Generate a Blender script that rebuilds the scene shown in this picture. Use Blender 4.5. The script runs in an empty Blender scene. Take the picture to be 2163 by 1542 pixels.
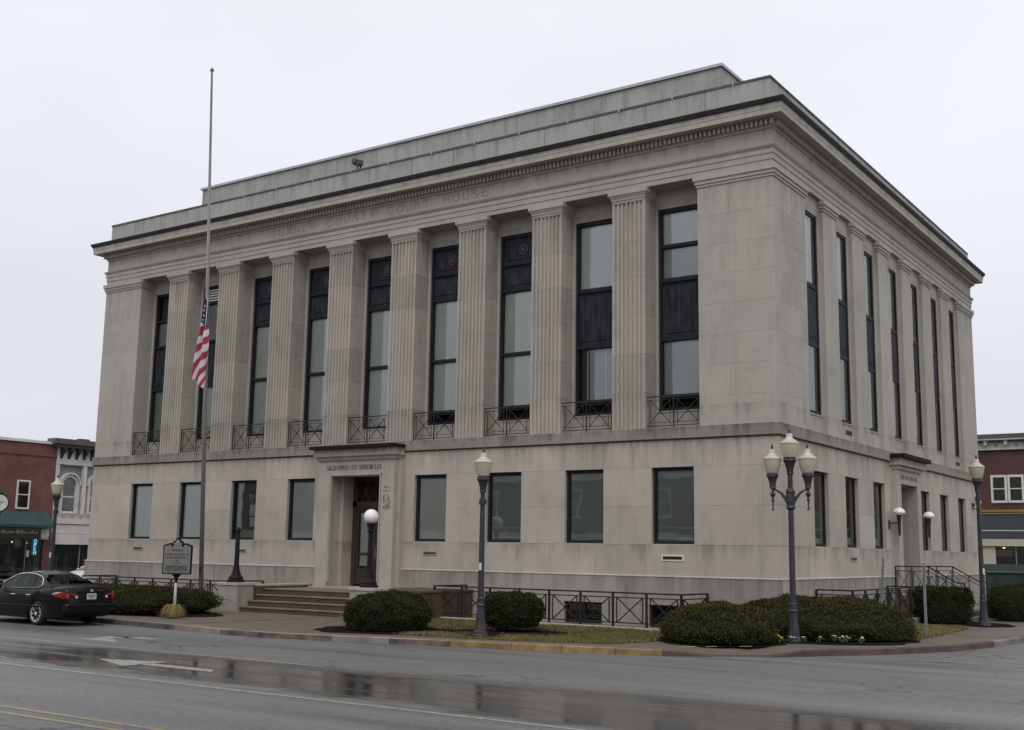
import bpy, bmesh, math, random
from mathutils import Vector, Matrix, noise as mnoise

S = bpy.context.scene
COL = S.collection
R = math.radians
random.seed(7)

# ------------------------------------------------------------------ camera
cam_d = bpy.data.cameras.new('camera')
cam = bpy.data.objects.new('camera', cam_d)
COL.objects.link(cam)
YAW, PITCH, ROLL = 0.6014579, 0.1606682, 0.0157962
fwd = Vector((-math.sin(YAW) * math.cos(PITCH), math.cos(YAW) * math.cos(PITCH), math.sin(PITCH)))
rgt = Vector((math.cos(YAW), math.sin(YAW), 0))
upv = rgt.cross(fwd)
r2 = math.cos(ROLL) * rgt + math.sin(ROLL) * upv
u2 = -math.sin(ROLL) * rgt + math.cos(ROLL) * upv
m4 = Matrix((r2, u2, -fwd)).transposed().to_4x4()
m4.translation = Vector((11.98175, -30.5983, 2.2))
cam.matrix_world = m4
cam_d.sensor_width = 36.0
cam_d.lens = 40.6133
cam_d.clip_start = 0.1
cam_d.clip_end = 3000
S.camera = cam

# ------------------------------------------------------------------ world: overcast sky
W = bpy.data.worlds.new('World')
S.world = W
W.use_nodes = True
nt = W.node_tree
nt.nodes.clear()
n = nt.nodes
out = n.new('ShaderNodeOutputWorld')
sky = n.new('ShaderNodeTexSky')
sky.sky_type = 'NISHITA'
sky.sun_disc = False
sky.sun_elevation = R(55)
sky.sun_rotation = R(150)
b1 = n.new('ShaderNodeBackground'); b1.inputs[1].default_value = 0.09
b2 = n.new('ShaderNodeBackground'); b2.inputs[1].default_value = 1.0
mx = n.new('ShaderNodeMixShader'); mx.inputs[0].default_value = 0.93
tc = n.new('ShaderNodeTexCoord')
sep = n.new('ShaderNodeSeparateXYZ')
rmp = n.new('ShaderNodeValToRGB')
rmp.color_ramp.elements[0].position = 0.0
rmp.color_ramp.elements[0].color = (0.74, 0.745, 0.81, 1)
rmp.color_ramp.elements[1].position = 0.6
rmp.color_ramp.elements[1].color = (0.94, 0.955, 0.985, 1)
e = rmp.color_ramp.elements.new(0.13); e.color = (0.745, 0.75, 0.825, 1)
e = rmp.color_ramp.elements.new(0.32); e.color = (0.845, 0.86, 0.915, 1)
ns = n.new('ShaderNodeTexNoise'); ns.inputs['Scale'].default_value = 1.7; ns.inputs['Detail'].default_value = 4
mp = n.new('ShaderNodeMapping'); mp.inputs['Scale'].default_value = (1, 1, 2.2)
mr = n.new('ShaderNodeMapRange'); mr.inputs[1].default_value = 0.3; mr.inputs[2].default_value = 0.7
mr.inputs[3].default_value = 0.90; mr.inputs[4].default_value = 1.06
ml = n.new('ShaderNodeMix'); ml.data_type = 'RGBA'; ml.blend_type = 'MULTIPLY'; ml.inputs[0].default_value = 1
L = nt.links.new
L(tc.outputs['Generated'], sep.inputs[0]); L(sep.outputs[2], rmp.inputs[0])
L(tc.outputs['Generated'], mp.inputs[0]); L(mp.outputs[0], ns.inputs[0]); L(ns.outputs[0], mr.inputs[0])
L(rmp.outputs[0], ml.inputs[6]); L(mr.outputs[0], ml.inputs[7])
L(ml.outputs[2], b2.inputs[0]); L(sky.outputs[0], b1.inputs[0])
L(b1.outputs[0], mx.inputs[1]); L(b2.outputs[0], mx.inputs[2]); L(mx.outputs[0], out.inputs[0])

sun_d = bpy.data.lights.new('sun', 'SUN')
sun_d.energy = 1.0
sun_d.angle = R(40)
sun_d.color = (1.0, 0.97, 0.93)
sun = bpy.data.objects.new('sun', sun_d)
COL.objects.link(sun)
# sun direction: from the street side, high (elevation 55)
sd = Vector((0.30, -0.50, 0.82)).normalized()
sun.rotation_euler = sd.to_track_quat('Z', 'Y').to_euler()

S.view_settings.view_transform = 'Standard'
S.view_settings.look = 'None'
S.view_settings.exposure = 0.08
S.view_settings.gamma = 1.0
S.view_settings.use_curve_mapping = False
try:
    S.cycles.max_bounces = 6
    S.cycles.transparent_max_bounces = 8
    S.cycles.caustics_reflective = False
    S.cycles.caustics_refractive = False
except Exception:
    pass

# ------------------------------------------------------------------ materials
MATS = {}

def base_mat(name):
    m = bpy.data.materials.new(name)
    m.use_nodes = True
    t = m.node_tree
    p = t.nodes['Principled BSDF']
    MATS[name] = m
    return m, t, p

def N(t, kind, **kw):
    nd = t.nodes.new(kind)
    for k, v in kw.items():
        if k.startswith('i_'):
            nd.inputs[k[2:]].default_value = v
        else:
            setattr(nd, k, v)
    return nd

def pos_noise(t, scale, detail=3, mapscale=None, rough=0.5):
    g = N(t, 'ShaderNodeNewGeometry')
    o = g.outputs['Position']
    if mapscale:
        mpn = N(t, 'ShaderNodeMapping')
        mpn.inputs['Scale'].default_value = mapscale
        t.links.new(o, mpn.inputs[0]); o = mpn.outputs[0]
    nz = N(t, 'ShaderNodeTexNoise')
    nz.inputs['Scale'].default_value = scale
    nz.inputs['Detail'].default_value = detail
    nz.inputs['Roughness'].default_value = rough
    t.links.new(o, nz.inputs[0])
    return nz.outputs[0]

def mrange(t, src, a, b, c, d):
    q = N(t, 'ShaderNodeMapRange')
    q.inputs[1].default_value = a; q.inputs[2].default_value = b
    q.inputs[3].default_value = c; q.inputs[4].default_value = d
    t.links.new(src, q.inputs[0])
    return q.outputs[0]

def mixc(t, fac, a, b, mode='MIX'):
    q = N(t, 'ShaderNodeMix', data_type='RGBA', blend_type=mode)
    for idx, v in ((0, fac), (6, a), (7, b)):
        if hasattr(v, 'is_output') or isinstance(v, bpy.types.NodeSocket):
            t.links.new(v, q.inputs[idx])
        elif idx == 0:
            q.inputs[0].default_value = v
        else:
            q.inputs[idx].default_value = (v[0], v[1], v[2], 1) if hasattr(v, '__len__') else (v, v, v, 1)
    return q.outputs[2]

def math2(t, op, a, b):
    q = N(t, 'ShaderNodeMath', operation=op)
    for i, v in enumerate((a, b)):
        if isinstance(v, bpy.types.NodeSocket): t.links.new(v, q.inputs[i])
        else: q.inputs[i].default_value = v
    return q.outputs[0]

def simple(name, col, rough=0.6, metal=0.0, var=0.12, scale=6.0, spec=0.5, emit=None, rand=0.0, bump=0.0, bscale=60, mapscale=None):
    m, t, p = base_mat(name)
    c = (col[0], col[1], col[2])
    cs = None
    if var > 0:
        nz = pos_noise(t, scale, 4, mapscale)
        v = mrange(t, nz, 0.25, 0.75, 1 - var, 1 + var)
        cs = mixc(t, 1.0, c, v, 'MULTIPLY')
    if rand > 0:
        oi = N(t, 'ShaderNodeObjectInfo')
        v = mrange(t, oi.outputs['Random'], 0, 1, 1 - rand, 1 + rand)
        cs = mixc(t, 1.0, cs if cs is not None else c, v, 'MULTIPLY')
    if cs is not None:
        t.links.new(cs, p.inputs['Base Color'])
    else:
        p.inputs['Base Color'].default_value = (*c, 1)
    p.inputs['Roughness'].default_value = rough
    p.inputs['Metallic'].default_value = metal
    p.inputs['Specular IOR Level'].default_value = spec
    if emit:
        p.inputs['Emission Color'].default_value = (*emit[:3], 1)
        p.inputs['Emission Strength'].default_value = emit[3]
    if bump > 0:
        b = N(t, 'ShaderNodeBump'); b.inputs['Strength'].default_value = bump; b.inputs['Distance'].default_value = 0.02
        t.links.new(pos_noise(t, bscale, 3), b.inputs['Height'])
        t.links.new(b.outputs[0], p.inputs['Normal'])
    return m

def drip(t, ztop, length, freq, amount, off=0.0):
    # dirt washed down from a ledge: ragged tongues of different length
    g = N(t, 'ShaderNodeNewGeometry'); sp = N(t, 'ShaderNodeSeparateXYZ'); t.links.new(g.outputs['Position'], sp.inputs[0])
    z = sp.outputs[2]
    k = mrange(t, pos_noise(t, freq, 5, (1, 1, 0.03 + off * .001), 0.7), 0.38, 0.72, 0.0, 1.0)
    d = math2(t, 'DIVIDE', math2(t, 'SUBTRACT', ztop, z), length)
    v = math2(t, 'SUBTRACT', k, d)
    v = mrange(t, v, 0.0, 0.55, 0.0, amount)
    below = math2(t, 'LESS_THAN', z, ztop)
    return math2(t, 'MULTIPLY', v, below)

def stone_mat(name, col, streak=0.3, rand=0.09, grime=0.35, drips=()):
    m, t, p = base_mat(name)
    oi = N(t, 'ShaderNodeObjectInfo')
    big = mrange(t, pos_noise(t, 0.45, 3), 0.3, 0.7, 0.93, 1.06)
    fine = mrange(t, pos_noise(t, 28, 4, None, 0.7), 0.3, 0.7, 0.93, 1.06)
    c = mixc(t, 1.0, col, big, 'MULTIPLY')
    c = mixc(t, 1.0, c, fine, 'MULTIPLY')
    rv = mrange(t, oi.outputs['Random'], 0, 1, 1 - rand, 1 + rand)
    c = mixc(t, 1.0, c, rv, 'MULTIPLY')
    warm = mrange(t, oi.outputs['Random'], 0, 1, 0.0, 0.35)
    c = mixc(t, warm, c, mixc(t, 1.0, c, (1.03, 0.99, 0.945), 'MULTIPLY'))
    # rain streaks running down the stone
    st = pos_noise(t, 1.0, 5, (4.5, 4.5, 0.22), 0.65)
    sf = mrange(t, st, 0.52, 0.75, 0.0, streak)
    c = mixc(t, sf, c, mixc(t, 1.0, c, (0.60, 0.595, 0.60), 'MULTIPLY'))
    # mottled grey bloom
    gr = mrange(t, pos_noise(t, 1.6, 6, (1, 1, 0.6), 0.7), 0.50, 0.70, 0.0, grime)
    c = mixc(t, gr, c, mixc(t, 1.0, c, (0.74, 0.75, 0.765), 'MULTIPLY'))
    for zt_, ln_, fq_, am_ in drips:
        c = mixc(t, drip(t, zt_, ln_, fq_, am_, zt_), c, mixc(t, 1.0, c, (0.50, 0.495, 0.49), 'MULTIPLY'))
    t.links.new(c, p.inputs['Base Color'])
    p.inputs['Roughness'].default_value = 0.85
    p.inputs['Specular IOR Level'].default_value = 0.25
    b = N(t, 'ShaderNodeBump'); b.inputs['Strength'].default_value = 0.25; b.inputs['Distance'].default_value = 0.01
    t.links.new(pos_noise(t, 45, 4), b.inputs['Height'])
    t.links.new(b.outputs[0], p.inputs['Normal'])
    return m

stone_mat('stone', (0.452, 0.408, 0.358), 0.3, 0.075, 0.6, ((5.54, 1.5, 1.6, .5), (2.5, 0.9, 1.1, .6), (5.54, .5, 6.0, .5)))
stone_mat('stone_upper', (0.412, 0.385, 0.343), 0.32, 0.05, 0.6, ((13.05, 2.2, 2.0, .45), (14.5, .5, 3.0, .6), (6.5, .8, 3.0, .5)))
stone_mat('stone_drum', (0.425, 0.387, 0.341), 0.5, 0.12, 0.7, ((13.05, 2.6, 2.5, .6), (7.0, 1.3, 2.5, .5)))
stone_mat('stone_grey', (0.335, 0.313, 0.282), 0.7, 0.08, 0.8, ((5.92, .5, 3.0, .7), (1.58, 1.3, 2.0, .55)))
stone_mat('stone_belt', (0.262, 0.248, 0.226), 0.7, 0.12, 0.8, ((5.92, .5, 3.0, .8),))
stone_mat('stone_attic', (0.395, 0.39, 0.37), 0.45, 0.05, 0.85, ((16.1, .9, 3.0, .45), (18.0, 1.6, 2.0, .4)))
stone_mat('stone_pale', (0.42, 0.392, 0.345), 0.5, 0.05, 0.7, ((15.05, .35, 3.0, .6), (5.70, .5, 4.0, .8)))
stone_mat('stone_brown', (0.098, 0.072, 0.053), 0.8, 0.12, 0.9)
stone_mat('mortar', (0.42, 0.385, 0.34), 0.3, 0.0, 0.3)
stone_mat('letter_stone', (0.26, 0.241, 0.212), 0.0, 0.0, 0.2)
simple('letter_dark', (0.12, 0.106, 0.092), 0.9)
simple('gutter_metal', (0.042, 0.043, 0.044), 0.75, 0.0, 0.25, 3, 0.25)
simple('hood_metal', (0.012, 0.012, 0.013), 0.8, 0.0, 0.2, 3, 0.2)
simple('coping_lead', (0.12, 0.12, 0.118), 0.8, 0.0, 0.3, 2, 0.2)
simple('flashing', (0.42, 0.44, 0.45), 0.45, 0.3, 0.1)
simple('bronze_frame', (0.018, 0.021, 0.024), 0.6, 0.0, 0.2, 8, 0.2)
simple('spandrel', (0.027, 0.029, 0.037), 0.7, 0.0, 0.6, 3.5, 0.2, mapscale=(2, 2, .5))
simple('rosette', (0.062, 0.048, 0.044), 0.7)
simple('leaf_brown', (0.10, 0.055, 0.03), 0.9)
simple('leaf_tan', (0.22, 0.15, 0.08), 0.9)
simple('relief_red', (0.30, 0.235, 0.20), 0.9)
simple('iron', (0.012, 0.010, 0.010), 0.6, 0.0, 0.3, 12)
simple('lamp_iron', (0.027, 0.029, 0.034), 0.48, 0.0, 0.55, 9)
simple('pole_metal', (0.235, 0.23, 0.215), 0.45, 0.2, 0.12, 2)
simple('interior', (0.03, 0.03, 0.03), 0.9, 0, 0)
simple('blind_white', (0.90, 0.93, 0.95), 0.8, 0, 0.05, 1.2)
simple('blind_grey', (0.56, 0.57, 0.58), 0.8, 0, 0.1, 1.2)
simple('blind_green', (0.88, 0.90, 0.83), 0.8, 0, 0.08, 0.9)
simple('blind_dark', (0.15, 0.158, 0.15), 0.8, 0, 0.3, 1.5)
simple('blind_dim', (0.36, 0.39, 0.355), 0.8, 0, 0.15, 0.9)
simple('paper', (0.65, 0.65, 0.62), 0.8)
simple('oak', (0.052, 0.036, 0.023), 0.45, 0, 0.3, 3, 0.5, mapscale=(8, 8, 0.8))
simple('brass', (0.45, 0.33, 0.13), 0.35, 0.8)
simple('concrete', (0.128, 0.107, 0.084), 0.6, 0, 0.2, 1.3, 0.4, bump=0.15, bscale=50)
simple('tread_stone', (0.165, 0.13, 0.10), 0.7, 0, 0.4, 2.2, 0.4, bump=0.2)
simple('joint', (0.06, 0.05, 0.045), 0.95)
simple('kerb_concrete', (0.20, 0.175, 0.155), 0.8, 0, 0.4, 1.7, rand=0.25, bump=0.3)
simple('kerb_stained', (0.125, 0.098, 0.085), 0.85, 0, 0.65, 3.0, rand=0.25, bump=0.3)
simple('kerb_red', (0.085, 0.058, 0.052), 0.8, 0, 0.4, 2.2, rand=0.15, bump=0.3)
simple('kerb_yellow', (0.25, 0.165, 0.07), 0.75, 0, 0.5, 3.2, rand=0.12, bump=0.2)
simple('paint_yellow', (0.30, 0.24, 0.10), 0.6, 0, 0.25, 6)
simple('paint_lime', (0.55, 0.60, 0.16), 0.6, 0, 0.2, 9)
simple('paint_orange', (0.45, 0.16, 0.06), 0.7, 0, 0.3, 9)
simple('mulch', (0.013, 0.010, 0.009), 1.0, 0, 0.5, 9, 0.05, bump=0.8, bscale=30)
simple('turf', (0.075, 0.068, 0.035), 1.0, 0, 0.35, 2.5, 0.05)
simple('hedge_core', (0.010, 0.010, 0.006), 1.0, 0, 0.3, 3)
simple('stem', (0.035, 0.028, 0.02), 0.9)
simple('tyre', (0.014, 0.014, 0.015), 0.85, 0, 0.1)
simple('alloy', (0.62, 0.63, 0.64), 0.4, 0.25, 0.05)
simple('chrome', (0.75, 0.76, 0.78), 0.15, 1.0, 0)
simple('black_trim', (0.012, 0.012, 0.012), 0.5, 0, 0)
simple('plate', (0.50, 0.56, 0.53), 0.5, 0, 0.1, 30)
simple('plate_green', (0.12, 0.28, 0.20), 0.5, 0, 0.2, 30)
simple('light_red', (0.36, 0.02, 0.018), 0.15, 0, 0.1, 20)
simple('light_clear', (0.62, 0.58, 0.56), 0.15, 0, 0.1, 20)
simple('white_trim', (0.66, 0.66, 0.63), 0.6, 0, 0.08, 3)
simple('brick_cornice', (0.46, 0.46, 0.43), 0.7, 0, 0.15, 3)
simple('painted_white', (0.60, 0.575, 0.555), 0.75, 0, 0.15, 1.2)
simple('painted_dirty', (0.40, 0.36, 0.33), 0.8, 0, 0.35, 3)
simple('awning_green', (0.022, 0.062, 0.052), 0.7, 0, 0.15, 1.5)
simple('canopy_black', (0.014, 0.013, 0.014), 0.7, 0, 0.15)
simple('gold_mark', (0.20, 0.15, 0.06), 0.6, 0, 0.3, 20)
simple('cloth_white', (0.62, 0.62, 0.60), 0.8, 0, 0.1)
simple('shop_dark', (0.02, 0.018, 0.017), 0.4, 0, 0.6, 1.5)
simple('shop_red', (0.10, 0.02, 0.02), 0.7)
simple('shop_tan', (0.30, 0.20, 0.10), 0.7)
simple('shop_grey', (0.22, 0.23, 0.24), 0.7)
simple('neon_green', (0.1, 0.8, 0.6), 0.4, 0, 0, emit=(0.12, 0.95, 0.65, 0.85))
simple('neon_violet', (0.03, 0.02, 0.05), 0.4, 0, 0, emit=(0.22, 0.05, 0.6, 0.12))
simple('lamp_glow', (0.8, 0.7, 0.4), 0.4, 0, 0, emit=(1.0, 0.8, 0.4, 1.2))
simple('store_blue', (0.055, 0.062, 0.072), 0.6, 0, 0.15, 1)
simple('store_gold', (0.30, 0.19, 0.06), 0.6, 0, 0.2)
simple('store_cream', (0.50, 0.45, 0.36), 0.7, 0, 0.1)
simple('store_green', (0.052, 0.075, 0.068), 0.6, 0, 0.15, 1)
simple('dumpster_green', (0.026, 0.042, 0.036), 0.6, 0, 0.25, 2)
simple('roof_slate', (0.10, 0.085, 0.088), 0.7, 0, 0.2, 2)
simple('roof_tar', (0.08, 0.08, 0.08), 0.9)
simple('flag_red', (0.34, 0.03, 0.05), 0.8, 0, 0.12, 5)
simple('flag_white', (0.60, 0.575, 0.60), 0.8, 0, 0.08, 5)
simple('flag_blue', (0.022, 0.024, 0.075), 0.8, 0, 0.12, 5)
simple('sign_bronze', (0.205, 0.20, 0.19), 0.6, 0.1, 0.12, 20)
simple('sign_black', (0.011, 0.0105, 0.011), 0.65, spec=0.22)
simple('sign_text', (0.075, 0.075, 0.07), 0.7)
simple('emblem_violet', (0.13, 0.11, 0.17), 0.6)
simple('sign_post', (0.40, 0.42, 0.41), 0.5, 0.2, 0.1)
simple('galvanised', (0.26, 0.275, 0.28), 0.45, 0.4, 0.15, 10)
simple('clock_face', (0.62, 0.62, 0.58), 0.5)
simple('blossom_yellow', (0.62, 0.46, 0.03), 0.7)
simple('blossom_white', (0.62, 0.62, 0.52), 0.7)
simple('grey_plastic', (0.40, 0.40, 0.39), 0.5)
simple('globe_white', (0.88, 0.86, 0.86), 0.25, 0, 0.02, 3)
simple('globe_cream', (0.47, 0.45, 0.345), 0.4, 0, 0.1, 2.5)
simple('globe_cap', (0.52, 0.50, 0.41), 0.4, 0, 0.06, 3)
simple('soil', (0.12, 0.115, 0.10), 0.95, 0, 0.3, 0.3)

def leaf_mat(name, ca, cb, cc, scale=2.2):
    m, t, p = base_mat(name)
    f1 = mrange(t, pos_noise(t, scale, 4), 0.35, 0.65, 0, 1)
    f2 = mrange(t, pos_noise(t, 26, 2), 0.40, 0.66, 0, 1)
    c = mixc(t, f1, ca, cb)
    c = mixc(t, f2, c, cc)
    t.links.new(c, p.inputs['Base Color'])
    p.inputs['Roughness'].default_value = 0.8
    p.inputs['Specular IOR Level'].default_value = 0.12
    return m
leaf_mat('hedge_leaf', (0.024, 0.031, 0.010), (0.054, 0.055, 0.018), (0.072, 0.064, 0.023))
leaf_mat('hedge_leaf_dark', (0.018, 0.024, 0.009), (0.036, 0.039, 0.013), (0.050, 0.047, 0.018))
leaf_mat('grass_blade', (0.12, 0.115, 0.045), (0.22, 0.185, 0.09), (0.19, 0.16, 0.075), 0.9)
leaf_mat('grass_green', (0.075, 0.11, 0.028), (0.14, 0.14, 0.05), (0.18, 0.16, 0.07), 1.2)
leaf_mat('grass_dry', (0.24, 0.19, 0.085), (0.17, 0.16, 0.055), (0.30, 0.25, 0.12), 0.9)
leaf_mat('reed_blade', (0.30, 0.22, 0.10), (0.20, 0.17, 0.06), (0.38, 0.30, 0.15), 3.0)

def glass_mat(name, base, tint, rough=0.02, ior=1.6):
    m = bpy.data.materials.new(name); m.use_nodes = True; MATS[name] = m
    t = m.node_tree; t.nodes.clear()
    o = N(t, 'ShaderNodeOutputMaterial')
    tr = N(t, 'ShaderNodeBsdfTransparent'); tr.inputs[0].default_value = (*tint, 1)
    gl = N(t, 'ShaderNodeBsdfGlossy'); gl.inputs['Roughness'].default_value = rough
    gl.inputs[0].default_value = (0.90, 0.955, 0.93, 1)
    fr = N(t, 'ShaderNodeFresnel'); fr.inputs['IOR'].default_value = ior
    # old float glass is never perfectly flat
    b = N(t, 'ShaderNodeBump'); b.inputs['Strength'].default_value = 0.045; b.inputs['Distance'].default_value = 0.05
    t.links.new(pos_noise(t, 1.3, 1), b.inputs['Height'])
    t.links.new(b.outputs[0], gl.inputs['Normal'])
    f = math2(t, 'ADD', fr.outputs[0], base)
    ms = N(t, 'ShaderNodeMixShader')
    t.links.new(f, ms.inputs[0]); t.links.new(tr.outputs[0], ms.inputs[1]); t.links.new(gl.outputs[0], ms.inputs[2])
    t.links.new(ms.outputs[0], o.inputs[0])
    return m
glass_mat('glass', 0.055, (0.945, 0.975, 0.955))
glass_mat('car_glass', 0.0, (0.40, 0.44, 0.43), ior=1.35)

def brick_mat(name, a, b, mort, along='x'):
    m, t, p = base_mat(name)
    g = N(t, 'ShaderNodeNewGeometry')
    sp = N(t, 'ShaderNodeSeparateXYZ'); cb = N(t, 'ShaderNodeCombineXYZ')
    t.links.new(g.outputs['Position'], sp.inputs[0])
    t.links.new(sp.outputs[0 if along == 'x' else 1], cb.inputs[0]); t.links.new(sp.outputs[2], cb.inputs[1])
    br = N(t, 'ShaderNodeTexBrick')
    br.inputs['Color1'].default_value = (*a, 1); br.inputs['Color2'].default_value = (*b, 1); br.inputs['Mortar'].default_value = (*mort, 1)
    br.inputs['Scale'].default_value = 1.0; br.inputs['Brick Width'].default_value = 0.22; br.inputs['Row Height'].default_value = 0.075
    br.inputs['Mortar Size'].default_value = 0.006; br.inputs['Bias'].default_value = 0.0
    t.links.new(cb.outputs[0], br.inputs[0])
    v = mrange(t, pos_noise(t, 0.8, 5), 0.3, 0.7, 0.78, 1.15)
    t.links.new(mixc(t, 1.0, br.outputs[0], v, 'MULTIPLY'), p.inputs['Base Color'])
    p.inputs['Roughness'].default_value = 0.9
    return m
brick_mat('brick_red', (0.145, 0.055, 0.047), (0.185, 0.076, 0.064), (0.14, 0.10, 0.09), 'y')
brick_mat('brick_dark', (0.085, 0.034, 0.030), (0.105, 0.044, 0.038), (0.10, 0.075, 0.07), 'x')

def paint_mat(name, col):
    m, t, p = base_mat(name)
    p.inputs['Base Color'].default_value = (*col, 1)
    p.inputs['Roughness'].default_value = 0.4
    p.inputs['Specular IOR Level'].default_value = 0.15
    p.inputs['Coat Weight'].default_value = 0.22
    p.inputs['Coat Roughness'].default_value = 0.06
    return m
paint_mat('paint_maroon', (0.0065, 0.0038, 0.0047))
paint_mat('paint_silver_white', (0.62, 0.63, 0.63))

def line_mat(name, col):
    # worn thermoplastic line: paint rubbed off to asphalt in patches
    m, t, p = base_mat(name)
    w = mrange(t, pos_noise(t, 7, 6, None, 0.75), 0.38, 0.62, 0.05, 0.9)
    c = mixc(t, w, col, (0.13, 0.128, 0.126))
    t.links.new(c, p.inputs['Base Color'])
    p.inputs['Roughness'].default_value = 0.45
    return m
line_mat('line_white', (0.40, 0.40, 0.385))
line_mat('line_yellow', (0.30, 0.225, 0.08))
line_mat('line_white_old', (0.30, 0.30, 0.29))

def asphalt_mat():
    m, t, p = base_mat('asphalt')
    g = N(t, 'ShaderNodeNewGeometry')
    sp = N(t, 'ShaderNodeSeparateXYZ'); t.links.new(g.outputs['Position'], sp.inputs[0])
    x, y = sp.outputs[0], sp.outputs[1]
    big = pos_noise(t, 0.35, 4, (0.25, 1, 1))
    fine = pos_noise(t, 38, 3, None, 0.75)
    grit = pos_noise(t, 120, 2, None, 0.8)
    v = mrange(t, big, 0.3, 0.7, 0.86, 1.14)
    c = mixc(t, 1.0, (0.150, 0.147, 0.146), v, 'MULTIPLY')
    c = mixc(t, 1.0, c, mrange(t, fine, 0.3, 0.7, 0.72, 1.28), 'MULTIPLY')
    c = mixc(t, 1.0, c, mrange(t, pos_noise(t, 11, 6, None, 0.9), 0.38, 0.62, 0.68, 1.32), 'MULTIPLY')
    c = mixc(t, mrange(t, grit, 0.56, 0.68, 0, 0.6), c, (0.27, 0.265, 0.26))
    c = mixc(t, mrange(t, pos_noise(t, 60, 2, None, 0.8), 0.60, 0.70, 0, 0.7), c, (0.045, 0.045, 0.045))
    lanes = mrange(t, pos_noise(t, 0.75, 5, (0.035, 1.3, 1), 0.65), 0.35, 0.68, 1.10, 0.76)
    c = mixc(t, 1.0, c, lanes, 'MULTIPLY')
    # ---- standing film of water in the worn wheel track of the turning lane
    wob = mrange(t, pos_noise(t, 0.75, 6, (0.30, 1, 1), 0.7), 0.25, 0.75, -0.6, 0.6)
    yy = math2(t, 'ADD', y, wob)
    lo = mrange(t, yy, -17.4, -16.95, 0, 1)
    hi = mrange(t, yy, -14.5, -13.6, 1, 0)
    xl = mrange(t, x, -20.0, -8.5, 0.25, 1)
    xr = mrange(t, x, 7.0, 13.0, 1, 0.3)
    band = math2(t, 'MULTIPLY', math2(t, 'MULTIPLY', lo, hi), math2(t, 'MULTIPLY', xl, xr))
    band = math2(t, 'MULTIPLY', band, mrange(t, pos_noise(t, 1.1, 6, (0.22, 1.6, 1), 0.7), 0.32, 0.52, 0.72, 1.0))
    # scattered damp streaks stretched along the street
    st = mrange(t, pos_noise(t, 0.8, 5, (0.10, 0.9, 1), 0.6), 0.52, 0.70, 0, 0.8)
    wet = math2(t, 'MAXIMUM', band, math2(t, 'MULTIPLY', st, 0.6))
    c = mixc(t, wet, c, mixc(t, 1.0, c, (0.25, 0.24, 0.232), 'MULTIPLY'))
    # tar seams and cracks by the junction
    vor = N(t, 'ShaderNodeTexVoronoi', feature='DISTANCE_TO_EDGE'); vor.inputs['Scale'].default_value = 0.32
    wp = N(t, 'ShaderNodeNewGeometry')
    dn = N(t, 'ShaderNodeTexNoise'); dn.inputs['Scale'].default_value = 1.5; dn.inputs['Detail'].default_value = 4
    t.links.new(wp.outputs['Position'], dn.inputs[0])
    va = N(t, 'ShaderNodeVectorMath', operation='ADD'); vs = N(t, 'ShaderNodeVectorMath', operation='SCALE'); vs.inputs['Scale'].default_value = 1.2
    t.links.new(dn.outputs[1], vs.inputs[0]); t.links.new(wp.outputs['Position'], va.inputs[0]); t.links.new(vs.outputs[0], va.inputs[1])
    t.links.new(va.outputs[0], vor.inputs[0])
    crack = mrange(t, vor.outputs[0], 0.004, 0.016, 0.7, 0)
    crack = math2(t, 'MULTIPLY', crack, mrange(t, pos_noise(t, 0.25, 2), 0.5, 0.62, 0, 1))
    c = mixc(t, crack, c, (0.03, 0.029, 0.029))
    t.links.new(c, p.inputs['Base Color'])
    rough = mrange(t, wet, 0, 1, 0.56, 0.10)
    t.links.new(rough, p.inputs['Roughness'])
    p.inputs['IOR'].default_value = 1.36
    p.inputs['Specular IOR Level'].default_value = 0.5
    b = N(t, 'ShaderNodeBump'); b.inputs['Distance'].default_value = 0.012
    t.links.new(mrange(t, wet, 0, 1, 0.55, 0.012), b.inputs['Strength'])
    t.links.new(pos_noise(t, 75, 3, None, 0.7), b.inputs['Height'])
    t.links.new(b.outputs[0], p.inputs['Normal'])
asphalt_mat()

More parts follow.
